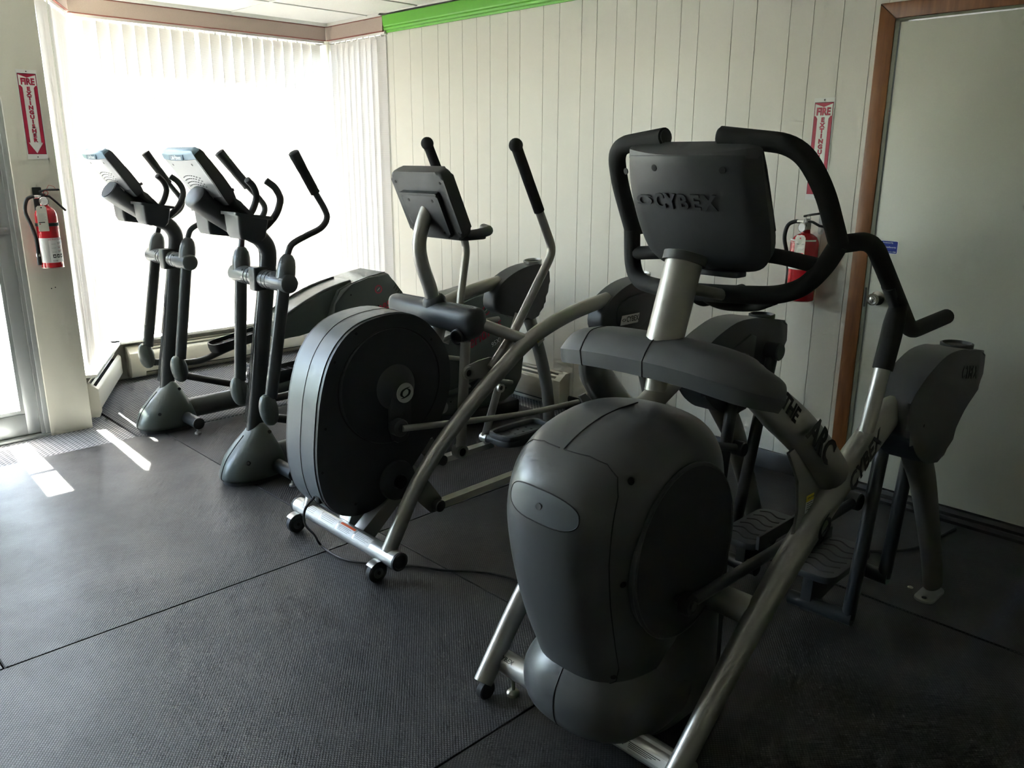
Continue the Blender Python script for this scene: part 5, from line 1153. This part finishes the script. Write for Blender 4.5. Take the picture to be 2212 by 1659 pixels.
# power cord trailing over the mats
cp = [(-2.655, 1.508, 0.330), (-2.685, 1.480, 0.275), (-2.745, 1.510, 0.185), (-2.815, 1.585, 0.090), (-2.845, 1.622, 0.030), (-2.815, 1.633, 0.008), (-2.690, 1.638, 0.007), (-2.594, 1.687, 0.007), (-2.446, 1.809, 0.007), (-2.326, 1.879, 0.007), (-2.231, 1.968, 0.007), (-2.115, 2.024, 0.007), (-1.95, 2.05, 0.007), (-1.62, 2.12, 0.007), (-1.42, 2.20, 0.007)]
solo('power_cord', tube(NB(), [V(p.x, p.y, max(p.z, 0.0062)) for p in cat_rom(cp, 8)], 0.005, 8), 'cord_black', 'black power cord curling from the round flywheel cover across the mats', 'cord')
cp = [(-1.62, 2.93, 0.008), (-1.48, 3.08, 0.008), (-1.35, 3.20, 0.008), (-1.22, 3.28, 0.008), (-1.10, 3.45, 0.008), (-1.05, 3.78, 0.008)]
solo('power_cord', tube(NB(), cat_rom(cp, 8), 0.006, 8), 'cord_black', 'black power cord lying between the large front trainer and the white door', 'cord')
bm = NB(); lathe(bm, [(0.010, 0.0), (0.011, 0.003), (0.007, 0.006), (0.001, 0.006)], (-0.985, 3.105, 0.0), 'Z', 9)
solo('lost_bolt_cap', bm, 'zinc', 'small pale bolt cap lying on the mat beside the rear foot', 'cap')

# ================================================================== the two cross trainers by the window
def make_cross(X, label, angR, angL, open_neck):
    rt = root('cross_trainer', (X, 2.6, 0), label, 'trainer', 'cross trainers by the window'); L = B(rt); LO = (0, 2.6, 0)
    # base pod
    T = spline_tab([(0.022, 1.650, 1.985, 0.108, 2.3), (0.045, 1.638, 1.992, 0.118, 2.3), (0.120, 1.668, 1.968, 0.118, 2.3), (0.180, 1.718, 1.940, 0.098, 2.3), (0.235, 1.774, 1.915, 0.072, 2.3), (0.275, 1.815, 1.890, 0.052, 2.3), (0.292, 1.835, 1.870, 0.040, 2.2)], 5)
    pod = L('base_pod', loft(NB(), [se_ring(*t) for t in T]), 'green_grey', sharp=60)
    L('pod_seam', tube(NB(), [V(0, t[1] - 0.0003, t[0]) for t in T if t[0] < 0.24], 0.0028, 6), 'seam', pod)
    L('pod_foot', prism(NB(), [(q[0], q[1]) for q in [(p[0] * 0.99, 1.815 + (p[1] - 1.815) * 0.985) for p in [(a[0], a[1]) for a in se_ring(*T[0])]]], 0.002, 0.024, 'Z'), 'rubber', pod)
    for y, z, x in ((1.735, 0.125, 0.110), (1.885, 0.245, 0.063)):
        for s in (1, -1): L('screw_recess', lathe(NB(), [(0.010, 0), (0.009, 0.002), (0.001, 0.002)], (s * x, y, z), (s, -0.4, 0.4), 12), 'hole', pod)
    st = L('stabilizer_bar', tube(NB(), [(-0.270, 1.895, 0.072), (0.275, 1.895, 0.072)], 0.034, 18), 'dark_tube')
    for s in (1, -1):
        L('bar_end_cap', lathe(NB(), [(0.035, -0.004), (0.035, 0.004), (0.030, 0.008), (0.001, 0.009)], (s * 0.273, 1.895, 0.072), (s, 0, 0), 18), 'rubber', st)
        L('levelling_foot', lathe(NB(), [(0.019, 0.003), (0.019, 0.012), (0.013, 0.017), (0.007, 0.019), (0.007, 0.045)], (s * 0.250, 1.895, 0.0), 'Z', 14), 'cast_silver', st)
    L('centre_beam', tube(NB(), [(0, 1.92, 0.095), (0, 3.20, 0.095)], 0.052, 18, ry=0.062), 'pivot_grey')
    # post and neck
    post = L('post', tube(NB(), cat_rom([(0, 1.832, 0.225), (0, 1.870, 0.45), (0, 1.920, 0.75), (0, 1.958, 0.98), (0, 1.980, 1.105), (0, 1.978, 1.165), (0, 1.945, 1.215), (0, 1.895, 1.245), (0, 1.845, 1.268)], 6), 0.038, 20, ry=0.043), 'dark_tube')
    for dx in (-0.012, 0.0, 0.012): L('post_rib', tube(NB(), [(dx, 1.832 - 0.042, 0.30), (dx, 1.958 - 0.043, 0.95)], 0.0022, 5), 'pivot_grey', post)
    # swing pivot
    pv = L('pivot_tube', tube(NB(), [(-0.275, 1.938, 1.020), (0.275, 1.938, 1.020)], 0.045, 22, cap=0.012), 'pivot_grey')
    L('pivot_block', prism(NB(), rrect(-0.036, 0.036, 1.884, 2.008, 0.016), 0.962, 1.078, 'Z', 0.006), 'dark_tube', pv)
    for s in (1, -1):
        for x in (0.075, 0.110): L('pivot_groove', tube(NB(), [(s * x, 1.938 + 0.0452 * math.cos(t), 1.020 + 0.0452 * math.sin(t)) for t in [2 * PI * k / 24 for k in range(25)]], 0.0016, 5), 'seam', pv)
        for a in (2.4, 3.9): L('set_screw', cyl(NB(), (s * 0.135, 1.938 + 0.0448 * math.cos(a), 1.020 + 0.0448 * math.sin(a)), (0, math.cos(a), math.sin(a)), 0.006, 0, 0.001, 8), 'hole', pv)
    # arms: rotate a reference arm about the pivot
    def rot(y, z, a):
        dy, dz = y - 1.938, z - 1.020; c, s_ = math.cos(a), math.sin(a); return (1.938 + dy * c + dz * s_, 1.020 - dy * s_ + dz * c)
    for s, ang, low in ((1, angR, 0), (-1, angL, 1)):
        x = s * 0.222; A = ang - 0.19
        def q(y, z, dx=0.0): yy, zz = rot(y, z, A); return (x + s * dx, yy, zz)
        a = L('lower_arm', tube(NB(), [q(1.936, 1.0), q(1.826, 0.470)], 0.027, 18, ry=0.031), 'dark_tube')
        L('arm_rib', tube(NB(), [V(*q(1.905, 0.97)) , V(*q(1.801, 0.49))], 0.003, 5), 'pivot_grey', a)
        bl_ = [(0.044, -0.005), (0.045, 0.045), (0.042, 0.075), (0.035, 0.103), (0.022, 0.122), (0.016, 0.126)]
        ax = V(*q(1.966, 1.15)) - V(*q(1.940, 1.03)); L('pivot_bulb', lathe(NB(), bl_, q(1.943, 1.030), tuple(ax), 22), 'pivot_grey', a)
        hp_ = cat_rom([q(1.958, 1.120), q(1.972, 1.165), q(1.993, 1.203, 0.01), q(2.062, 1.238, 0.025), q(2.126, 1.270, 0.045), q(2.158, 1.312, 0.052), q(2.148, 1.356, 0.056), q(2.083, 1.455, 0.068), q(1.983, 1.615, 0.085)], 6)
        h = L('handlebar', tube(NB(), hp_, 0.0150, 14), 'dark_tube', a)
        L('handlebar_grip', tube(NB(), [q(2.094, 1.437, 0.067), q(2.040, 1.525, 0.076), q(1.983, 1.618, 0.085)], 0.0225, 16, radii=[1.0, 1.0, 1.12], cap=0.004), 'rubber', a)
        # knuckle: shell and inner joint
        kc = V(*q(1.812, 0.405))
        R = []
        for t in [k * PI / 10 for k in range(11)]:
            rr = math.sin(t) ** 0.75 if 0 < t < PI else 0.02; zz = math.cos(t)
            R.append([(kc.x + 0.041 * rr * math.cos(u), kc.y + 0.045 * rr * math.sin(u) + (0.008 * -zz), kc.z + 0.078 * zz + 0.008) for u in [2 * PI * k / 20 for k in range(20)]])
        kn = L('knuckle', loft(NB(), R), 'knuckle_grey', sharp=60)
        L('knuckle_shell', loft(NB(), [[(kc.x - (kc.x - p[0]) * 1.06 - 0.0, kc.y + min((p[1] - kc.y) * 1.07, 0.004 - (p[2] - kc.z) * 0.12), kc.z + (p[2] - kc.z) * 1.03) for p in r] for r in R]), 'green_grey', kn, sharp=60)
        L('knuckle_screw', cyl(NB(), (kc.x + s * 0.0, kc.y + 0.030, kc.z - 0.045), (0.8, 0.4, -0.4), 0.006, 0.016, 0.022, 8), 'hole', kn)
        # pedal bar, pedal
        if low: pb = [(x, kc.y + 0.02, kc.z - 0.035), (x, 2.06, 0.325), (x, 2.17, 0.325), (x, 2.30, 0.365), (x, 2.70, 0.46), (x, 3.10, 0.50)]; py, pz, tl = 2.42, 0.425, 0.16
        else: pb = [(x, kc.y + 0.02, kc.z - 0.035), (x, 2.10, 0.275), (x, 2.22, 0.232), (x, 2.36, 0.215), (x, 2.75, 0.25), (x, 3.10, 0.28)]; py, pz, tl = 2.46, 0.275, 0.05
        L('pedal_bar', tube(NB(), fillet(pb, 0.06), 0.021, 14), 'dark_tube')
        def pp(u, v, w): return (x + u, py + v * math.cos(tl) - w * math.sin(tl), pz + v * math.sin(tl) + w * math.cos(tl))
        sh = closed_curve([(-0.075, -0.14), (-0.04, -0.195), (0.04, -0.195), (0.075, -0.14), (0.078, 0.05), (0.07, 0.19), (-0.07, 0.19), (-0.078, 0.05)], 4)
        bm = NB(); loft(bm, [[pp(u * 0.95, v * 0.97, -0.028) for u, v in sh], [pp(u, v, 0.0) for u, v in sh], [pp(u, v, 0.030) for u, v in sh], [pp(u * 0.90, v * 0.95, 0.030) for u, v in sh], [pp(u * 0.88, v * 0.94, 0.004) for u, v in sh]])
        pd = L('pedal', bm, 'rubber', sharp=40)
        for k in range(7): L('tread_ridge', tube(NB(), [pp(-0.058, -0.13 + 0.045 * k, 0.006), pp(0.058, -0.13 + 0.045 * k, 0.006)], 0.004, 6), 'black_plastic', pd)
    # console neck
    neck = L('console_neck', tube(NB(), cat_rom([(0, 1.875, 1.262), (0, 1.80, 1.312), (0, 1.72, 1.366), (0, 1.640, 1.425)], 5), 0.080, 24, ry=0.058, cap=0.0 if open_neck else 0.018), 'face_plastic')
    if open_neck:
        L('neck_opening', tube(NB(), [(0, 1.6405, 1.4246), (0, 1.638, 1.4265)], 0.074, 24, ry=0.052), 'hole', neck)
    L('neck_trim', tube(NB(), [(-0.02, 1.82, 1.247), (-0.02, 1.73, 1.308), (-0.02, 1.66, 1.358)], 0.005, 6), 'badge_silver', neck)
    # console slab
    dY = V(0, 0.576, -0.818); nB = V(0, -0.818, -0.576); o0 = V(0, 1.586, 1.593)
    def cp_(u, d, t): return tuple(o0 + V(u, 0, 0) + dY * d - nB * t)
    def prf_(hw, bulge, k=12): return [(-hw + 2 * hw * i / k, 0 + bulge * (1 - (2 * i / k - 1) ** 2)) for i in range(k + 1)]
    Lh = 0.262
    def ring_(d, hw, t0, t1, bu):
        a = [cp_(u, d, t0 - b) for u, b in prf_(hw, bu)]; b_ = [cp_(u, d, t1) for u, b in prf_(hw * 0.97, 0)][::-1]; return a + b_
    cs = L('console', loft(NB(), [ring_(-0.028, 0.155, 0.012, 0.036, 0.004), ring_(-0.016, 0.167, 0.003, 0.044, 0.010), ring_(0.0, 0.171, 0.0, 0.048, 0.012), ring_(0.13, 0.166, 0.0, 0.056, 0.012), ring_(0.21, 0.150, 0.0, 0.060, 0.010), ring_(Lh, 0.120, 0.010, 0.058, 0.006)]), 'black_plastic', sharp=45)
    L('console_back', loft(NB(), [ring_(0.006, 0.164, -0.002, 0.01, 0.012), ring_(0.13, 0.159, -0.002, 0.012, 0.012), ring_(0.205, 0.140, -0.002, 0.012, 0.010), ring_(0.215, 0.120, 0.002, 0.010, 0.008)]), 'console_silver', cs, sharp=50)
    bm = NB(); loft(bm, [ring_(-0.0305, 0.153, 0.010, 0.037, 0.004), ring_(-0.018, 0.1675, 0.001, 0.040, 0.011), ring_(0.004, 0.1715, -0.0025, 0.030, 0.0125)])
    cap_ = L('console_crown', bm, 'console_blue', cs, sharp=50)
    cn = (nB * 0.8 - dY * 0.6).normalized(); ur = V(0, 0, 1)
    L('crown_badge', decal(NB(), V(0, 1.586, 1.593) - dY * 0.010 + nB * 0.0115, (1, 0, 0), -dY * 0.8 - nB * 0.35, [(-0.078, -0.012), (0.070, -0.012), (0.080, 0.012), (-0.068, 0.012)], 0.0015), 'badge_blue', cap_)
    lettering('crown_lettering', 'LifeFitness', 0.026, V(0, 1.586, 1.593) - dY * 0.010 + nB * 0.0140, (1, 0, 0), -dY * 0.8 - nB * 0.35, 'emblem_white', cap_, LO, ext=0.0005, bold=0.0007, shear=0.25)
    for i in range(4):
        for j in range(9):
            u = -0.085 + 0.0213 * j; d = 0.085 + 0.016 * i + 0.00040 * (j - 4) ** 2 * 2.2
            L('speaker_slot', decal(NB(), V(*cp_(u, d, -0.002 - 0.012 * (1 - (u / 0.166) ** 2) - 0.0004)), (1, 0, 0), tuple(-dY), rrect(-0.0065, 0.0065, -0.0018, 0.0018, 0.0015, 2), 0.0006), 'hole', cs)
    for u in (-0.095, 0.105): L('screw_recess', lathe(NB(), [(0.006, 0), (0.001, 0.0006)], cp_(u, 0.030, -0.0025 - 0.012 * (1 - (u / 0.166) ** 2)), tuple(nB), 10), 'hole', cs)
    L('cable_plate', decal(NB(), V(*cp_(0, 0.190, -0.013)), (1, 0, 0), tuple(-dY), closed_curve([(-0.075, -0.02), (-0.06, 0.015), (0, 0.028), (0.06, 0.015), (0.075, -0.02), (0, -0.03)], 4), 0.002), 'badge_silver', cs)
    L('book_rest', prism(NB(), [(1.760, 1.425), (1.800, 1.400), (1.865, 1.330), (1.850, 1.325), (1.785, 1.375)], -0.13, 0.13, 'X', 0.004), 'black_plastic', cs)
    L('book_clip', tube(NB(), [(0.05, 1.765, 1.435), (0.05, 1.805, 1.452)], 0.008, 8), 'pivot_grey', cs)
    # cup bins
    for s in (1, -1):
        x0, x1 = sorted((s * 0.085, s * 0.235))
        def rg(z0, z1, y0, y1, g): return [(a, b, z0 + (z1 - z0) * (b - y0) / (y1 - y0)) for a, b in rrect(x0 - g, x1 + g, y0, y1, 0.015, 3)]
        bn = L('cup_bin', loft(NB(), [rg(1.238, 1.222, 1.742, 1.846, -0.012), rg(1.262, 1.240, 1.733, 1.862, -0.004), rg(1.345, 1.318, 1.728, 1.878, 0.0), rg(1.345, 1.318, 1.716, 1.900, 0.008), rg(1.359, 1.332, 1.716, 1.900, 0.008), rg(1.357, 1.330, 1.735, 1.880, -0.008), rg(1.275, 1.262, 1.745, 1.860, -0.014)]), 'face_plastic', sharp=35)
        hb = cat_rom([(s * 0.120, 1.880, 1.255), (s * 0.120, 1.925, 1.285), (s * 0.122, 1.965, 1.322), (s * 0.122, 1.992, 1.365), (s * 0.118, 2.004, 1.412), (s * 0.108, 1.985, 1.458), (s * 0.095, 1.950, 1.490)], 5)
        L('fixed_handle', tube(NB(), hb, 0.0165, 14, cap=0.003), 'rubber')
    # ramp and drive shroud at the rear
    RP = [(2.560, 0.455), (2.555, 0.560), (2.60, 0.602), (2.73, 0.668), (2.87, 0.725), (3.00, 0.762), (3.12, 0.785), (3.20, 0.70), (3.15, 0.50), (2.95, 0.485), (2.80, 0.480), (2.68, 0.462)]
    rmp = L('ramp_cover', prism(NB(), RP, -0.115, 0.115, 'X', 0.010), 'green_grey')
    for s in (1, -1): L('ramp_rail', tube(NB(), cat_rom([(s * 0.105, 2.59, 0.606), (s * 0.105, 2.73, 0.676), (s * 0.105, 2.87, 0.732), (s * 0.105, 3.0, 0.768), (s * 0.105, 3.10, 0.786)], 4), 0.008, 8), 'pivot_grey', rmp)
    SH = [(2.900, 0.560), (2.935, 0.650), (2.985, 0.735), (3.075, 0.772), (3.205, 0.803), (3.355, 0.826), (3.385, 0.812), (3.420, 0.760), (3.515, 0.640), (3.590, 0.505), (3.618, 0.370), (3.597, 0.240), (3.530, 0.145), (3.44, 0.110), (3.10, 0.100), (2.90, 0.130), (2.86, 0.26), (2.875, 0.42)]
    shd = L('drive_shroud', prism(NB(), SH, -0.168, 0.168, 'X', 0.022, 4), 'green_grey')
    L('shroud_seam', tube(NB(), [(0.150, 2.905, 0.57), (0.150, 2.985, 0.738), (0.150, 3.075, 0.774), (0.150, 3.205, 0.805), (0.150, 3.355, 0.828)], 0.0022, 5), 'seam', shd)
    L('shroud_base', box(NB(), -0.19, 0.19, 3.00, 3.56, 0.02, 0.115, 0.02), 'rubber', shd)
    xr = 0.1685
    L('shroud_badge', lathe(NB(), [(0.030, 0), (0.030, 0.0012), (0.001, 0.0012)], (xr, 3.285, 0.715), 'X', 24), 'sign_red', shd)
    L('shroud_badge', lathe(NB(), [(0.022, 0.0012), (0.001, 0.0016)], (xr, 3.285, 0.715), 'X', 24), 'green_grey', shd)
    L('shroud_badge_mark', decal(NB(), (xr + 0.0014, 3.285, 0.715), (0, 1, 0.3), (0, -0.3, 1), [(-0.016, -0.006), (0.002, -0.001), (0.016, 0.007), (0.002, 0.004)], 0.0006), 'emblem_white', shd)
    lettering('shroud_lettering', 'LifeFitness', 0.105, (xr, 3.235, 0.560), (0, 0.93, 0.36), (0, -0.36, 0.93), 'sign_red', shd, LO, ext=0.0006, bold=0.0010, shear=0.35, sx=0.82)
    lettering('shroud_lettering', '95Xi', 0.042, (xr, 3.365, 0.505), (0, 0.93, 0.36), (0, -0.36, 0.93), 'emblem_white', shd, LO, ext=0.0006, shear=0.2)
    for k in range(4): L('vent_slot', decal(NB(), (xr - 0.0008, 3.425 + 0.016 * k, 0.722 - 0.018 * k), (0, 0.6, 0.8), (0, -0.8, 0.6), rrect(-0.018, 0.018, -0.0025, 0.0025, 0.002, 2), 0.001), 'hole', shd)
    for y, z in ((3.06, 0.70), (3.28, 0.60), (3.0, 0.20), (3.45, 0.20)): L('screw_recess', cyl(NB(), (xr - 0.0002, y, z), 'X', 0.006, 0, 0.001, 10), 'hole', shd)
    for s in (1, -1):
        L('crank_arm', prism(NB(), closed_curve([(3.02, 0.50 if s < 0 else 0.27), (3.14, 0.52 if s < 0 else 0.25), (3.29, 0.40), (3.26, 0.33)], 3), min(s * 0.17, s * 0.195), max(s * 0.17, s * 0.195), 'X', 0.005), 'dark_tube')
        L('rear_foot', lathe(NB(), [(0.024, 0.003), (0.024, 0.016), (0.010, 0.024)], (s * 0.15, 3.50, 0.0), 'Z', 14), 'rubber', shd)
    return rt
make_cross(-4.90, 'black cross trainer nearest the pillar, with an open hollow console neck', 0.150, 0.180, True)
make_cross(-3.79, 'second black cross trainer from the pillar, beside the round flywheel cover', 0.191, 0.083, False)
